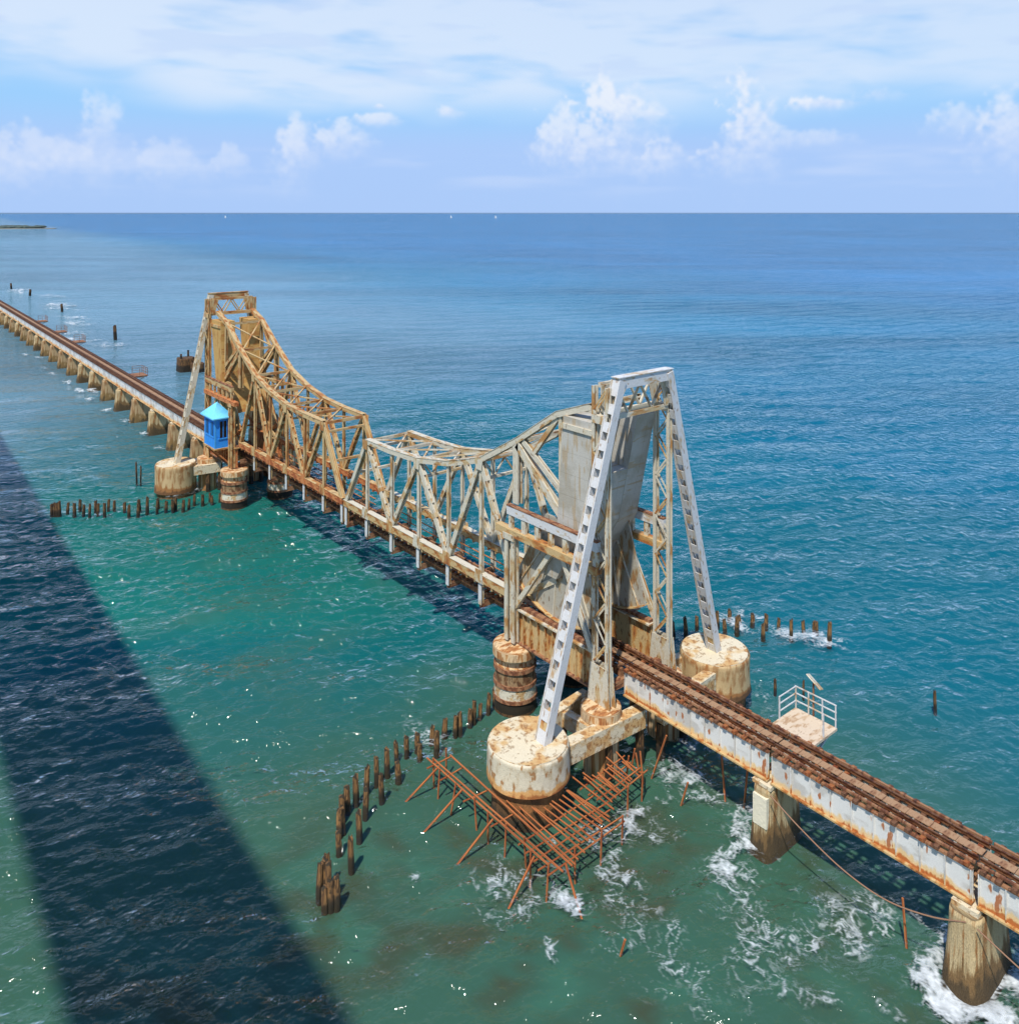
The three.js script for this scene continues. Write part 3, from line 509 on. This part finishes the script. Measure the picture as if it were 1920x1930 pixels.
  for (const t of [0.12, 0.5]) { const p = V(X(1), topAt(1), 0).lerp(V(S(0.3), BOT, 0), t); part('portal_strut', bar(V(p.x, p.y, 33.75), V(p.x, p.y, 37.25), 0.2, 0.2), steel); }
  for (let k = 0; k <= 6; k++) { const x = k ? X(k) : S(0.45); part('floor_beam', hbar(V(x, 4.26, 33.46), V(x, 4.26, 37.54), 0.2, 0.4, V(1, 0, 0), 0.05), M.rust); }
  for (const z of [34.64, 36.36]) part('stringer', box(Math.min(S(0.2), S(22.7)), Math.max(S(0.2), S(22.7)), 4.05, 4.5, z - 0.1, z + 0.1), M.rust);
  for (const z of [33.55, 37.45]) for (let i = 0; i < 24; i++) { const x = S(1 + i * 0.9); part('bracket', box(x - 0.05, x + 0.05, BOT - 0.46, BOT - 0.252, z - 0.2, z + 0.2), chord); }
  for (const z of [33.95, 37.05]) part('footway_rail', join(bar(V(S(1), 5.25, z), V(S(22), 5.25, z), 0.06, 0.06), bar(V(S(1), 4.75, z), V(S(22), 4.75, z), 0.05, 0.05)), M.orange);
  track(Math.min(S(0.03), S(22.6)), Math.max(S(0.03), S(22.6)), 4.502);
}
leaf(1, 'nearer lifting truss leaf, mostly silver grey with rust streaks', M.silver, M.silver2, M.ochre, M.white);
leaf(-1, 'farther lifting truss leaf, ochre and rust brown, beside the blue hut', M.ochre, M.ochre2, M.orange, M.white);

// ---------------------------------------------------------------- lift towers
function tower(m, label, legSpread, steel, steel2, leg, lower) {
  const ut = MID - m * 30.15, up = MID - m * 22.7, X = (t) => ut + (up - ut) * t;           // column line and main post line
  home = thing('lift_tower', label, 'bridge tower', [ut, 3, VC], 'lift towers');
  for (const s of [-1, 1]) {
    const zc = VC + s * 2.55;
    // laced column of two posts
    const col = part('column', join(hbar(V(ut - 0.5, 3.2, zc), V(ut - 0.5, 20.5, zc), 0.34, 0.2), hbar(V(ut + 0.5, 3.2, zc), V(ut + 0.5, 20.5, zc), 0.34, 0.2)), steel);
    for (let i = 0; i < 13; i++) { const y = 5.4 + i * 1.15, f = i % 2 ? 1 : -1; for (const o of [-0.16, 0.16]) part('lacing_bar', bar(V(ut - 0.45 * f, y, zc + o), V(ut + 0.45 * f, y + 1.15, zc + o), 0.03, 0.1), i % 3 ? steel2 : M.ochre, col); }
    part('base_plate', plate([[ut - 0.85, 3.2], [ut + 0.85, 3.2], [ut + 0.62, 5.3], [ut - 0.62, 5.3]], zc - 0.24, zc - 0.2), steel, col); part('base_plate', plate([[ut - 0.85, 3.2], [ut + 0.85, 3.2], [ut + 0.62, 5.3], [ut - 0.62, 5.3]], zc + 0.2, zc + 0.24), steel, col);
    for (const y of [18.7]) part('head_batten', box(ut - 0.6, ut + 0.6, y - 0.22, y + 0.22, zc - 0.19, zc + 0.19), steel, col);
    // raking leg: two webs with battens, open slots between them
    const f = V(ut - m * 0.25, 2.95, VC + s * legSpread), t = V(ut - m * 0.75, 20.9, VC + s * 1.98), ax = t.clone().sub(f).normalize(), side = V(1, 0, 0), out = ax.clone().cross(side).normalize();
    if (out.z * s < 0) out.negate();
    const lg = part('raking_leg', join(bar(f.clone().addScaledVector(side, -0.27), t.clone().addScaledVector(side, -0.22), 0.07, 0.42, side), bar(f.clone().addScaledVector(side, 0.27), t.clone().addScaledVector(side, 0.22), 0.07, 0.42, side)), leg);
    const n = 19;
    for (let i = 0; i < n; i++) { const a = i === 0 ? 0.0 : (i + 0.1) / n, b = i === n - 1 ? 1 : (i + 0.66) / n; for (const o of [-0.2, 0.2]) part('batten', bar(f.clone().lerp(t, a).addScaledVector(out, o), f.clone().lerp(t, b).addScaledVector(out, o), 0.47 - 0.08 * i / n, 0.04, side), leg, lg); }
    for (const e of [-1, 1]) part('edge_angle', bar(f.clone().addScaledVector(side, e * 0.345), t.clone().addScaledVector(side, e * 0.295), 0.07, 0.5, side), leg, lg);
    part('shoe', bar(f.clone().addScaledVector(ax, -0.2), f.clone().addScaledVector(ax, 1.5), 0.5, 0.34, side), M.ochre, lg);
    // frame that carries the rolling leaf: lower girder, main post, upper girder, struts
    const z = VC + s * 2.36, x0 = Math.min(ut + m * 0.7, up + m * 0.5), x1 = Math.max(ut + m * 0.7, up + m * 0.5);
    const lw = part('track_girder', box(x0, x1, 3.72, 5.7, z - 0.04, z + 0.04), lower); part('flange', box(x0 - 0.1, x1 + 0.1, 5.702, 5.8, z - 0.34, z + 0.34), steel, lw); part('flange', box(x0, x1, 3.62, 3.718, z - 0.26, z + 0.26), M.rust, lw); part('tread_rail', box(x0, x1, 5.802, 5.98, z - 0.16, z + 0.16), M.rust, lw);
    for (let i = 0; i <= 11; i++) { const x = lerp(x0 + 0.05, x1 - 0.05, i / 11); part('stiffener', box(x - 0.03, x + 0.03, 3.721, 5.699, z + s * 0.041, z + s * 0.2), lower, lw); }
    part('main_post', join(hbar(V(up - 0.32, 3.75, z + s * 0.42), V(up - 0.32, 10.4, z + s * 0.42), 0.4, 0.3), hbar(V(up + 0.32, 3.75, z + s * 0.42), V(up + 0.32, 10.4, z + s * 0.42), 0.4, 0.3)), steel);
    part('main_post_head', box(up - 0.5, up + 0.5, 10.0, 10.38, z + s * 0.64, z + s * 0.7), steel);
    const uz = z + s * 0.42, g = part('upper_girder', bar(V(ut, 11.75, uz), V(up + m * 0.3, 11.75, uz), 0.3, 0.5), leg === M.white ? M.white : steel2);
    part('upper_girder_chord', bar(V(ut, 10.45, uz), V(up + m * 1.3, 10.45, uz), 0.5, 0.42), m > 0 ? M.ochre2 : M.orange, g);
    for (let i = 0; i <= 6; i++) { const x = lerp(ut + m * 0.2, up, i / 6); part('upper_girder_post', box(x - 0.17, x + 0.17, 10.66, 11.5, uz - 0.1, uz + 0.1), steel, g); }
    part('upper_rack', bar(V(ut, 12.05, uz), V(up + m * 0.3, 12.05, uz), 0.34, 0.08), M.rust, g);
    part('frame_strut', hbar(V(up - m * 0.2, 5.8, z + s * 0.3), V(X(0.52), 10.3, z + s * 0.3), 0.24, 0.3), steel); part('frame_strut', hbar(V(X(0.08), 5.8, z + s * 0.3), V(X(0.4), 10.3, z + s * 0.3), 0.24, 0.3), steel);
  }
  // head of the portal
  const z0 = VC - 2.3, z1 = VC + 2.3;
  const hb = part('cross_beam', bar(V(ut - m * 0.75, 20.75, z0 + 0.1), V(ut - m * 0.75, 20.75, z1 - 0.1), 0.5, 0.62), leg === M.white ? M.white : steel2);
  part('cross_beam_cap', bar(V(ut - m * 0.75, 21.08, z0 + 0.02), V(ut - m * 0.75, 21.08, z1 - 0.02), 0.62, 0.05), leg === M.white ? M.white : steel, hb);
  for (const x of [ut - m * 0.5, ut + m * 0.4]) {
    part('portal_chord', bar(V(x, 18.85, z0), V(x, 18.85, z1), 0.2, 0.26), steel2); if (x !== ut - m * 0.5) part('portal_chord', bar(V(x, 20.5, z0), V(x, 20.5, z1), 0.2, 0.26), steel2);
    for (let i = 0; i < 4; i++) { const a = z0 + 0.35 + i * 0.975; part('portal_brace', bar(V(x, i % 2 ? 18.95 : 20.45, a), V(x, i % 2 ? 20.45 : 18.95, a + 0.975), 0.1, 0.14), steel2); }
    for (const s of [-1, 1]) part('portal_gusset', plate([[0, 18.9], [0, 20.5], [0.75, 20.5], [0.3, 18.9]].map(([a, b]) => [s * (2.3 - a), b]), -0.03, 0.03).rotateY(-Math.PI / 2).translate(x - 0.12, 0, VC), steel);
  }
  part('sill_beam', box(up - 0.2, up + 0.2, 3.66, 4.04, VC - 2.2, VC + 2.2), M.rust); part('sill_beam', box(ut - 0.2, ut + 0.2, 3.62, 4.04, VC - 2.2, VC + 2.2), M.rust);
  // winding gear beside the far girder
  const gx = X(0.55), gz = VC + 3.15;
  const mc = part('gear_housing', join(box(gx - 0.9, gx + 0.8, 5.81, 7.3, gz - 0.5, gz + 0.35), box(gx - 1.3, gx + 1.3, 5.4, 5.8, gz - 0.45, gz + 0.6)), M.machine); part('gear_wheel', new THREE.CylinderGeometry(0.85, 0.85, 0.16, 20).rotateX(Math.PI / 2).translate(gx - m * 0.3, 6.8, gz + 0.46), M.rust, mc); part('shaft', bar(V(gx, 6.9, gz + 0.36), V(gx, 6.9, VC - 2), 0.16, 0.16), M.rust, mc);
  for (const z of [VC - 0.86, VC + 0.86]) part('stringer', box(Math.min(ut, up) + 0.02, Math.max(ut, up) - 0.02, 4.042, 4.5, z - 0.12, z + 0.12), M.rust);
  track(Math.min(ut - m * 0.1, up) + 0.03, Math.max(ut - m * 0.1, up) - 0.03, 4.502);
}
tower(1, 'nearer pale grey lift tower with raking legs and grey counterweight', 7.1, M.silver, M.silver2, M.white, M.ochre);
tower(-1, 'farther lift tower with rusty columns behind the blue hut', 5.85, M.ochre, M.ochre2, M.silver, M.orange);

// ---------------------------------------------------------------- footings in the sea
function footing(x, z, toward, m, side, top, label, foot) {
  home = thing('leg_footing', label, 'concrete footing', [x, 0, z], 'drum footings of the raking legs');
  const d = part('drum', drumSide(2.1, foot, 3.0, 0.02, 48).translate(x, 0, z), side); part('top_slab', drumTop(2.1, 3.0, 48).translate(x, 0, z), top, d); part('soffit', new THREE.CylinderGeometry(2.1, 2.0, 0.14, 40).translate(x, foot + 0.01, z), M.rust, d);
  part('plinth', drumSide(1.88, -1.4, foot, 0.06, 32).translate(x, 0, z), M.plinth);
  const s = Math.sign(toward - z);
  const b1 = [V(x - m * 1.0, 2.15, z + s * 1.7), V(x - m * 1.35, 2.15, toward + s * 2.1)], b2 = [V(x + m * 1.3, 2.15, z + s * 1.4), V(x + m * 1.75, 2.15, toward + s * 0.9)];
  part('beam', bar(b1[0], b1[1], 0.72, 1.0, V(1, 0, 0)), M.beam); part('beam', bar(b2[0], b2[1], 0.6, 0.95, V(1, 0, 0)), M.beam);
  part('beam', bar(V(x + m * 1.4, 2.1, toward - s * 1.25), V(x - m * 0.9, 2.1, toward - s * 1.0), 0.5, 0.8, V(0, 0, 1)), M.beam);
  for (const t of [0.55, 0.98]) for (const b of [b1, b2]) { const p = b[0].clone().lerp(b[1], t); part('pile', new THREE.CylinderGeometry(0.24, 0.28, 3.1, 10).translate(p.x, 0.1, p.z), M.timberDark); }
}
footing(32.5, 27.95, VC - 2.55, 1, M.drum, M.drumTop, 'pale concrete drum ringed by rusty pipes', 1.42);
footing(31.95, 42.7, VC + 2.55, 1, M.drumBrown, M.drumTop, 'brown stained concrete drum behind the track near the pale tower', 0.85);
footing(92.9, 29.6, VC - 2.55, -1, M.drumBrown, M.drumTop, 'brown concrete drum in front of the blue hut', 0.15);
footing(92.6, 41.4, VC + 2.55, -1, M.drumBrown, M.drumTop, 'concrete drum hidden behind the far tower', 0.15);
function pedestal(x, z, r, top, crib, label) {
  home = thing('pedestal', label, 'pedestal', [x, 0, z], 'round pedestals under the towers');
  const pts = [[0, top], [r * 0.86, top - 0.02], [r * 0.97, top - 0.08], [r, top - 0.18], [r, top - 0.62], [r * 0.96, top - 0.72], [r * 0.8, top - 0.76], [r * 0.8, top - 1.1], [r * 0.86, top - 1.14], [r * 0.86, -1.4]].map((p) => new THREE.Vector2(...p)).reverse();
  const g = new THREE.LatheGeometry(pts.flatMap((p, i) => i && i < 9 ? [p, p.clone().add(new THREE.Vector2(0, 1e-4))] : [p]), 36), uv = g.attributes.uv; for (let i = 0; i < uv.count; i++) { const p = g.attributes.position; if (p.getY(i) > top - 0.1) uv.setXY(i, p.getX(i) + 7, p.getZ(i) + 3); else uv.setXY(i, uv.getX(i) * 2 * Math.PI * r, uv.getY(i) * 3); }
  part('cap', g.translate(x, 0, z), M.footRust);
  if (crib) {
    const ring = (name, r0, y0, y1, mat) => { const g = new THREE.CylinderGeometry(r0 * 0.99, r0, y1 - y0, 32); const uv = g.attributes.uv; for (let i = 0; i < uv.count; i++) uv.setXY(i, uv.getX(i) * 6.28 * r0, uv.getY(i) * (y1 - y0)); part(name, g.translate(x, (y0 + y1) / 2, z), mat); };
    ring('collar', r * 0.97, top - 1.42, top - 1.2, M.rust); ring('masonry_ring', r * 0.9, top - 2.15, top - 1.42, M.pierBrown2); ring('collar', r * 0.98, top - 2.36, top - 2.15, M.rust); ring('masonry_ring', r * 0.94, top - 3.0, top - 2.36, M.whiteBlock); ring('collar', r * 1.0, top - 3.2, top - 3.0, M.rust); ring('masonry_ring', r * 0.96, -1.2, top - 3.2, M.timberDark);
  }
}
for (const [m, w] of [[1, 'nearer'], [-1, 'farther']]) for (const s of [-1, 1]) {
  pedestal(MID - m * 22.7, VC + s * 2.5, 1.38, 3.62, true, `stacked round pedestal with rusty collars under the ${w} tower's main post, ${s < 0 ? 'camera' : 'seaward'} side`);
  pedestal(MID - m * 30.15, VC + s * 2.6, 1.12, 3.2, false, `round rusty pedestal under the ${w} tower's laced column, ${s < 0 ? 'camera' : 'seaward'} side`);
}

// ---------------------------------------------------------------- blue signal hut
{
  const x0 = 85.6, x1 = 88.6, z0 = 31.2, z1 = 32.75, y0 = 5.75, y1 = 8.9;
  home = thing('signal_hut', 'bright blue hut with pale pyramid roof on the far tower', 'hut', [(x0 + x1) / 2, y0, (z0 + z1) / 2]);
  const w = part('wall', join(box(x0, x1, y0, y1, z0, z0 + 0.08), box(x0, x1, y0, y1, z1 - 0.08, z1), box(x0, x0 + 0.08, y0 + 0.002, y1 - 0.002, z0 + 0.08, z1 - 0.08), box(x1 - 0.08, x1, y0 + 0.002, y1 - 0.002, z0 + 0.08, z1 - 0.08)), M.blueWall);
  part('floor', box(x0 - 0.15, x1 + 0.15, y0 - 0.16, y0 - 0.003, z0 - 0.1, z1 + 0.3), M.ochre);
  const r = new THREE.ConeGeometry(1, 1.35, 4, 1).rotateY(Math.PI / 4); r.scale((x1 - x0 + 0.7) * 0.7071, 1, (z1 - z0 + 0.7) * 0.7071); part('roof', r.translate((x0 + x1) / 2, y1 + 0.68, (z0 + z1) / 2), M.blueRoof);
  part('eave', box(x0 - 0.34, x1 + 0.34, y1 - 0.1, y1 - 0.004, z0 - 0.34, z1 + 0.34), M.blueRoof);
  const win = (a, b, c, d, front) => { const f = front ? part('window', box(a, b, c, d, z0 - 0.03, z0 - 0.002), M.glass) : part('window', box(x0 - 0.03, x0 - 0.002, c, d, a, b), M.glass); const o = 0.07; if (front) for (const e of [a - o, (a + b) / 2 - o / 2, b]) part('window_bar', box(e, e + o, c - o, d + o, z0 - 0.06, z0 - 0.031), M.blueWall, f); else for (const e of [a - o, (a + b) / 2 - o / 2, b]) part('window_bar', box(x0 - 0.06, x0 - 0.031, c - o, d + o, e, e + o), M.blueWall, f); };
  win(x0 + 0.35, x0 + 1.05, 7.0, 8.4, true); win(x0 + 1.75, x0 + 2.5, 7.0, 8.4, true); win(z0 + 0.5, z0 + 1.2, 6.8, 8.5, false);
  for (const z of [z0, z1 - 0.1]) for (const x of [x0, x1 - 0.1]) part('corner_post', box(x - 0.02, x + 0.12, y0, y1 - 0.11, z - 0.02, z + 0.12), M.blueTrim, w);
  for (let i = 1; i < 5; i++) part('cladding_strip', box(x0 + i * 0.6 - 0.03, x0 + i * 0.6 + 0.03, y0 + 0.05, 6.75, z0 - 0.025, z0 - 0.001), M.blueTrim, w);
  part('sill', box(x0 - 0.08, x0 - 0.002, 6.66, 6.74, z0 + 0.35, z0 + 1.35), M.blueTrim, w); part('sill', box(x0 + 0.2, x1 - 0.4, 6.84, 6.92, z0 - 0.08, z0 - 0.03), M.blueTrim, w);
  for (const x of [x0 + 0.1, x1 - 0.2]) part('bracket', join(bar(V(x, y0 - 0.2, z0), V(x, 3.7, 33), 0.14, 0.14), bar(V(x, y0 - 0.24, z0), V(x, y0 - 0.24, 33.1), 0.14, 0.14)), M.orange);
}

// ---------------------------------------------------------------- timber piles
const pileShapes = [0, 1, 2].map((k) => { const g = new THREE.CylinderGeometry(0.13, 0.16, 1, 9, 4), p = g.attributes.position; for (let i = 0; i < p.count; i++) { const y = p.getY(i), a = Math.atan2(p.getZ(i), p.getX(i)); p.setX(i, p.getX(i) * (0.85 + 0.35 * noise(a * 1.3 + k * 9 + 9, y * 3 + 40)) + 0.05 * (noise(y * 2 + 30, k * 5) - 0.5)); p.setZ(i, p.getZ(i) * (0.85 + 0.35 * noise(a * 1.3 + k * 7 + 20, y * 3 + 60))); if (y > 0.45) p.setY(i, y - 0.12 * noise(Math.cos(a) * 2 + k * 3 + 9, Math.sin(a) * 2 + 9)); } g.computeVertexNormals(); return g.translate(0, 0.5, 0); });
function pile(x, z, h, label, group, r = 1, mat = M.timber) {
  const o = shade(new THREE.Mesh(pileShapes[Math.floor(rnd() * 3)], mat)); o.name = numbered('timber_pile'); o.position.set(x, -1.2, z); o.scale.set(r * R(.85, 1.15), h + 1.2, r * R(.85, 1.15)); o.rotation.set(R(-.04, .04), R(0, 6), R(-.04, .04)); o.userData = { label, category: 'pile', group }; scene.add(o);
}
const nearPiles = [[33.7, 16.9, 1.49], [33.7, 17.1, 1.54], [34.2, 17.6, 1.39], [33.3, 17.1, 1.65], [33.1, 16.9, 0.84], [33.0, 17.1, 1.13], [32.9, 17.3, 1.18], [34.3, 18.8, 1.42], [35.6, 18.9, 0.87], [36.6, 19.4, 1.13], [36.7, 19.7, 1.09], [35.7, 20.0, 1.3], [37.4, 20.0, 1.06], [37.8, 20.5, 1.14], [36.9, 21.0, 1.31], [38.0, 21.1, 1.36], [38.5, 21.9, 1.21], [37.4, 22.3, 1.35], [38.6, 22.7, 1.38], [38.9, 23.5, 1.35], [38.1, 23.7, 0.88], [39.7, 24.6, 0.82], [39.6, 25.2, 0.92], [38.9, 25.5, 0.7], [39.6, 25.9, 0.85], [38.6, 26.5, 1.19], [39.7, 26.8, 0.8], [39.7, 27.8, 0.84], [39.4, 28.3, 1.03], [39.3, 28.6, 1.07], [39.6, 29.5, 0.8], [39.7, 29.9, 1.15], [39.8, 30.4, 0.66], [39.9, 31.1, 1.0], [40.2, 31.9, 0.89]];
nearPiles.forEach(([x, z, h], i) => pile(x, z, h, `brown timber pile in the curved near row, ${ordinal(i + 1)} from its lower end`, 'curved row of near piles'));
const rightPiles = [[38.6, 46.9, 0.97], [37.8, 47.3, 1.45], [38.3, 49.1, 0.8], [37.5, 50.5, 1.0], [36.7, 50.3, 0.76], [37.6, 52.0, 0.66], [36.0, 50.7, 1.13], [36.7, 52.0, 0.54], [36.0, 52.6, 0.73], [34.4, 51.5, 0.97], [35.1, 53.0, 0.92], [34.6, 53.8, 0.57], [33.1, 53.0, 1.34], [33.1, 54.7, 0.68], [32.6, 55.2, 0.64], [32.4, 55.2, 0.76], [30.9, 54.2, 1.57]];
rightPiles.forEach(([x, z, h], i) => pile(x, z, h, `timber pile in the surf row at right, ${ordinal(i + 1)} from the left`, 'right row of piles'));
const farPiles = [[93.6, 17.8, 1.06], [93.4, 18.0, 1.13], [93.2, 18.2, 1.19], [93.1, 18.4, 1.26], [93.4, 19.1, 0.87], [91.9, 19.5, 1.19], [93.4, 20.3, 0.95], [91.6, 20.2, 0.99], [91.0, 20.6, 1.06], [92.0, 21.4, 1.01], [90.8, 21.4, 1.0], [90.0, 21.8, 1.19], [91.6, 22.5, 0.95], [91.2, 23.0, 0.81], [90.2, 23.7, 0.74], [88.3, 23.6, 1.06], [87.9, 24.4, 1.12], [89.2, 24.9, 1.08], [88.1, 25.3, 1.54], [87.7, 26.1, 1.2], [89.1, 26.7, 0.82], [87.5, 26.9, 0.94], [87.0, 27.5, 1.08], [87.3, 27.8, 1.22], [86.6, 28.3, 1.01], [87.0, 29.0, 0.88], [87.7, 29.8, 0.89], [87.1, 30.5, 0.96], [87.8, 31.5, 0.7], [86.8, 31.4, 0.69], [87.1, 32.3, 0.7], [86.8, 32.7, 0.84]];
farPiles.forEach(([x, z, h], i) => pile(x, z, h, `small timber pile in the far left row, ${ordinal(i + 1)} from the left`, 'far left row of piles', 1.05, M.timberDark));
pile(98.2, 27.1, 2.44, 'tall thin dark pile left of the far drum, left of the pair', 'tall pair', 0.7, M.timberDark); pile(97.9, 27.4, 2, 'tall thin dark pile left of the far drum, right of the pair', 'tall pair', 0.7, M.timberDark);
[[214.6, 54.3, 3.3, 'dark post standing in the far sea, right of the viaduct', 2.4], [285.5, 57, 2.3, 'second dark post in the far sea beyond the viaduct', 2.6], [348.7, 59, 2.2, 'third dark post in the far sea beyond the viaduct', 2.8], [385.6, 58.7, 2.1, 'farthest dark post in the sea beyond the viaduct', 2.8], [22.7, 52, 1.25, 'lone thin pile in open water at the right', 0.7], [30, 46.3, 0.84, 'thin stake between the right drum and the railed platform', 0.6], [28.6, 47.2, 0.9, 'thin stake standing just right of the right drum', 0.5]].forEach(([x, z, h, l, r]) => pile(x, z, h, l, undefined, r, M.timberDark));
{ // broken stump beyond the viaduct
  home = thing('ruined_pier', 'dark broken pier stump in the sea behind the far tower leg', 'ruin', [164, 0, 54]);
  part('stump', pierShape(164, 1.5, 1.5, 2.2, 0.1, 70).translate(0, 0, 54.2 - VC), M.timberDark); part('stump', pierShape(161.5, 1.1, 1.1, 1.4, 0.1, 80).translate(0, 0, 55.5 - VC), M.timberDark);
  for (const [x, z, h] of [[163, 53, 3.1], [165, 55, 3.4], [162, 55, 2.4]]) part('stake', bar(V(x, -1, z), V(x + 0.2, h, z), 0.3, 0.3), M.timberDark);
}

// ---------------------------------------------------------------- rusty pipe staging round the near drum
{
  home = thing('pipe_staging', 'rusty orange pipe grid on stilts below the pale drum', 'scaffold', [29, 0, 27]);
  const Y = 1.0, pipe = (name, p, q, r = 0.042) => part(name, new THREE.CylinderGeometry(r, r, p.distanceTo(q), 7).rotateX(Math.PI / 2).applyMatrix4(frame(p, q)), M.staging);
  const wob = () => R(-0.15, 0.15);
  for (const [z, x0, x1] of [[24.75, 27.5, 37.2], [25.3, 27.0, 36.9], [25.72, 26.9, 36.5]]) pipe('long_pipe', V(x0, Y + wob(), z + wob()), V(x1, Y + wob(), z + wob() * 2), 0.05);
  for (let i = 0; i < 13; i++) { const z = 26.1 + i * 0.29 + wob(); pipe('long_pipe', V(27.2 + R(-.3, .3) + i * 0.06, Y + wob(), z), V(32.4 - Math.sqrt(Math.max(0, 4.2 - (z - 27.95) ** 2)) + 0.1, Y + wob(), z + wob())); }
  for (const x of [27.3, 27.8, 28.3, 28.9, 29.5]) pipe('cross_pipe', V(x, Y - 0.12, 24.6 + R(-.2, .2)), V(x + wob(), Y - 0.12, 29.8 + R(-.2, .3)));
  for (const x of [31.2, 33.4, 35.4, 36.6]) pipe('cross_pipe', V(x, Y - 0.12, 24.5), V(x + wob(), Y - 0.12, 26 + R(-.1, .2)));
  for (let i = 0; i < 13; i++) { const z = 29.8 + i * 0.26 + wob(); pipe('short_pipe', V(28.6 + i * 0.05 + wob(), Y + wob(), z), V(30.6 + wob() * 3, Y + 0.15 + wob(), z + wob())); }
  for (const x of [28.7, 29.2, 29.8, 30.4]) pipe('cross_pipe', V(x, Y - 0.1 + wob(), 29.6), V(x + 0.3 + wob(), Y + wob(), 33.0 + wob()));
  for (const [x, z] of [[27.3, 24.8], [27.4, 26.4], [27.3, 28], [27.5, 29.5], [28.4, 24.7], [29.3, 25], [30.6, 24.9], [31.8, 24.7], [33, 24.8], [34.2, 24.7], [35.6, 24.7], [36.7, 24.9], [36.9, 25.9], [28.6, 31.2], [28.9, 32.6], [30.3, 33]]) pipe('stilt', V(x + wob(), Y + 0.25, z), V(x + wob() * 2, -1, z + wob() * 2), 0.05);
  for (const [x, z, dx, dz] of [[36.2, 25, .6, -2], [34, 24.9, .4, -2.4], [31.4, 24.8, .3, -2.2], [28.4, 24.8, -.2, -1.9], [27.2, 25.6, -1.6, -.4]]) pipe('raker', V(x, Y, z), V(x + dx, -0.6, z + dz), 0.055);
  for (const [x, z, h] of [[29.1, 32.9, 1.9], [29.5, 33.1, 1.6], [30.2, 33.2, 1.7]]) pipe('upright', V(x, 0.4, z), V(x + wob() * 2, h, z + wob()), 0.05);
}
[[29.7, 34.4, 2.6, .35, 'rusty rod leaning from the beam end toward the water'], [27.4, 34, 1.1, .3, 'short rusty rod standing in the foam right of the pipe grid'], [26.3, 36, 1.9, -.1, 'dark thin rod in the shade under the first girder'], [25.3, 36.3, 1.8, .1, 'second dark rod in the shade under the first girder'], [16.3, 34.6, 1.6, -.08, 'rusty stake left of the tall surf pier'], [23.4, 25.2, .5, .3, 'small rusty stub breaking the water at the bottom']].forEach(([x, z, h, lean, label]) =>
  single('rusty_rod', new THREE.CylinderGeometry(0.05, 0.06, h + 1, 7).translate(0, (h - 1) / 2, 0).rotateZ(lean).translate(x, 0, z), M.orange, label, 'rod', [x, 0, z]));

// ---------------------------------------------------------------- railed refuge platforms and the rope
function refuge(x0, x1, y, label, panel) {
  VC = x0 > 92 ? 35.5 + BEND * (x0 - 92.6) : 35.5;
  const z0 = VC + 1.35, z1 = VC + 3.45;
  home = thing('refuge_platform', label, 'platform', [(x0 + x1) / 2, y, z0], 'refuge platforms');
  part('slab', box(x0, x1, y - 0.12, y, z0, z1), panel ? M.slab : M.rust);
  for (const x of [x0 + 0.25, x1 - 0.25]) part('bearer', join(bar(V(x, y - 0.22, VC + 0.9), V(x, y - 0.22, z1 - 0.05), 0.14, 0.18), bar(V(x, 3.2, VC + 0.9), V(x, y - 0.32, z1 - 0.5), 0.1, 0.1)), M.white);
  const rm = panel ? M.white : M.rust;
  const posts = [[x0 + 0.05, z1 - 0.05], [(2 * x0 + x1) / 3, z1 - 0.05], [(x0 + 2 * x1) / 3, z1 - 0.05], [x1 - 0.05, z1 - 0.05], [x1 - 0.05, (z0 + z1) / 2 - 0.5], [x0 + 0.05, z0 + 0.9]];
  for (const [x, z] of posts) part('rail_post', bar(V(x, y, z), V(x, y + 1.15, z), 0.06, 0.06), rm);
  for (const h of [0.4, 0.78, 1.13]) { part('hand_rail', bar(V(x0, y + h, z1 - 0.05), V(x1, y + h, z1 - 0.05), 0.05, 0.05), rm); part('hand_rail', bar(V(x1 - 0.05, y + h, z1 - 0.09), V(x1 - 0.05, y + h, (z0 + z1) / 2 - 0.5), 0.045, 0.045), rm); }
  if (panel) { const p = part('solar_panel', uvBox(0.9, 0.05, 0.62).rotateX(0.5).rotateZ(0.55).translate(x0 + 1.25, y + 1.75, z1 + 0.05), M.whiteBlock); part('panel_pole', bar(V(x0 + 1.3, y, z1 + 0.02), V(x0 + 1.3, y + 1.7, z1 + 0.02), 0.07, 0.07), M.rust, p); }
}
refuge(21.75, 24.05, 4.4, 'railed slab platform jutting from the track at right', true);
[[138.5, 'fifth'], [182.5, 'tenth'], [200.5, 'twelfth'], [223, 'fifteenth']].forEach(([x, n]) => refuge(x, x + 3, 4.4, `small refuge platform behind the ${n} far viaduct span`, false));
single('hanging_rope', tube([V(22.3, 2.95, 34.0), V(20.6, 2.3, 33.95), V(18.6, 1.75, 33.9), V(16.8, 1.65, 33.9), V(15, 2.1, 33.95), V(13.7, 2.7, 34)], 0.03, 6, 40), M.rope, 'brown rope sagging below the girder between two piers', 'rope', [18, 1.7, 33.9]);
single('hanging_rope', tube([V(13.3, 2.7, 34), V(11.6, 2.2, 33.95), V(9.6, 1.8, 33.9), V(7.5, 1.9, 33.9), V(4.9, 2.7, 34)], 0.03, 6, 40), M.rope, 'brown rope leaving the picture at the lower right corner', 'rope', [9, 1.8, 33.9]);

let tris = 0, meshes = 0; scene.traverse((o) => { if (o.isMesh) { meshes++; tris += (o.geometry.index ? o.geometry.index.count : o.geometry.attributes.position.count) / 3; } }); console.log('meshes', meshes, 'triangles', tris);
renderer.render(scene, camera);
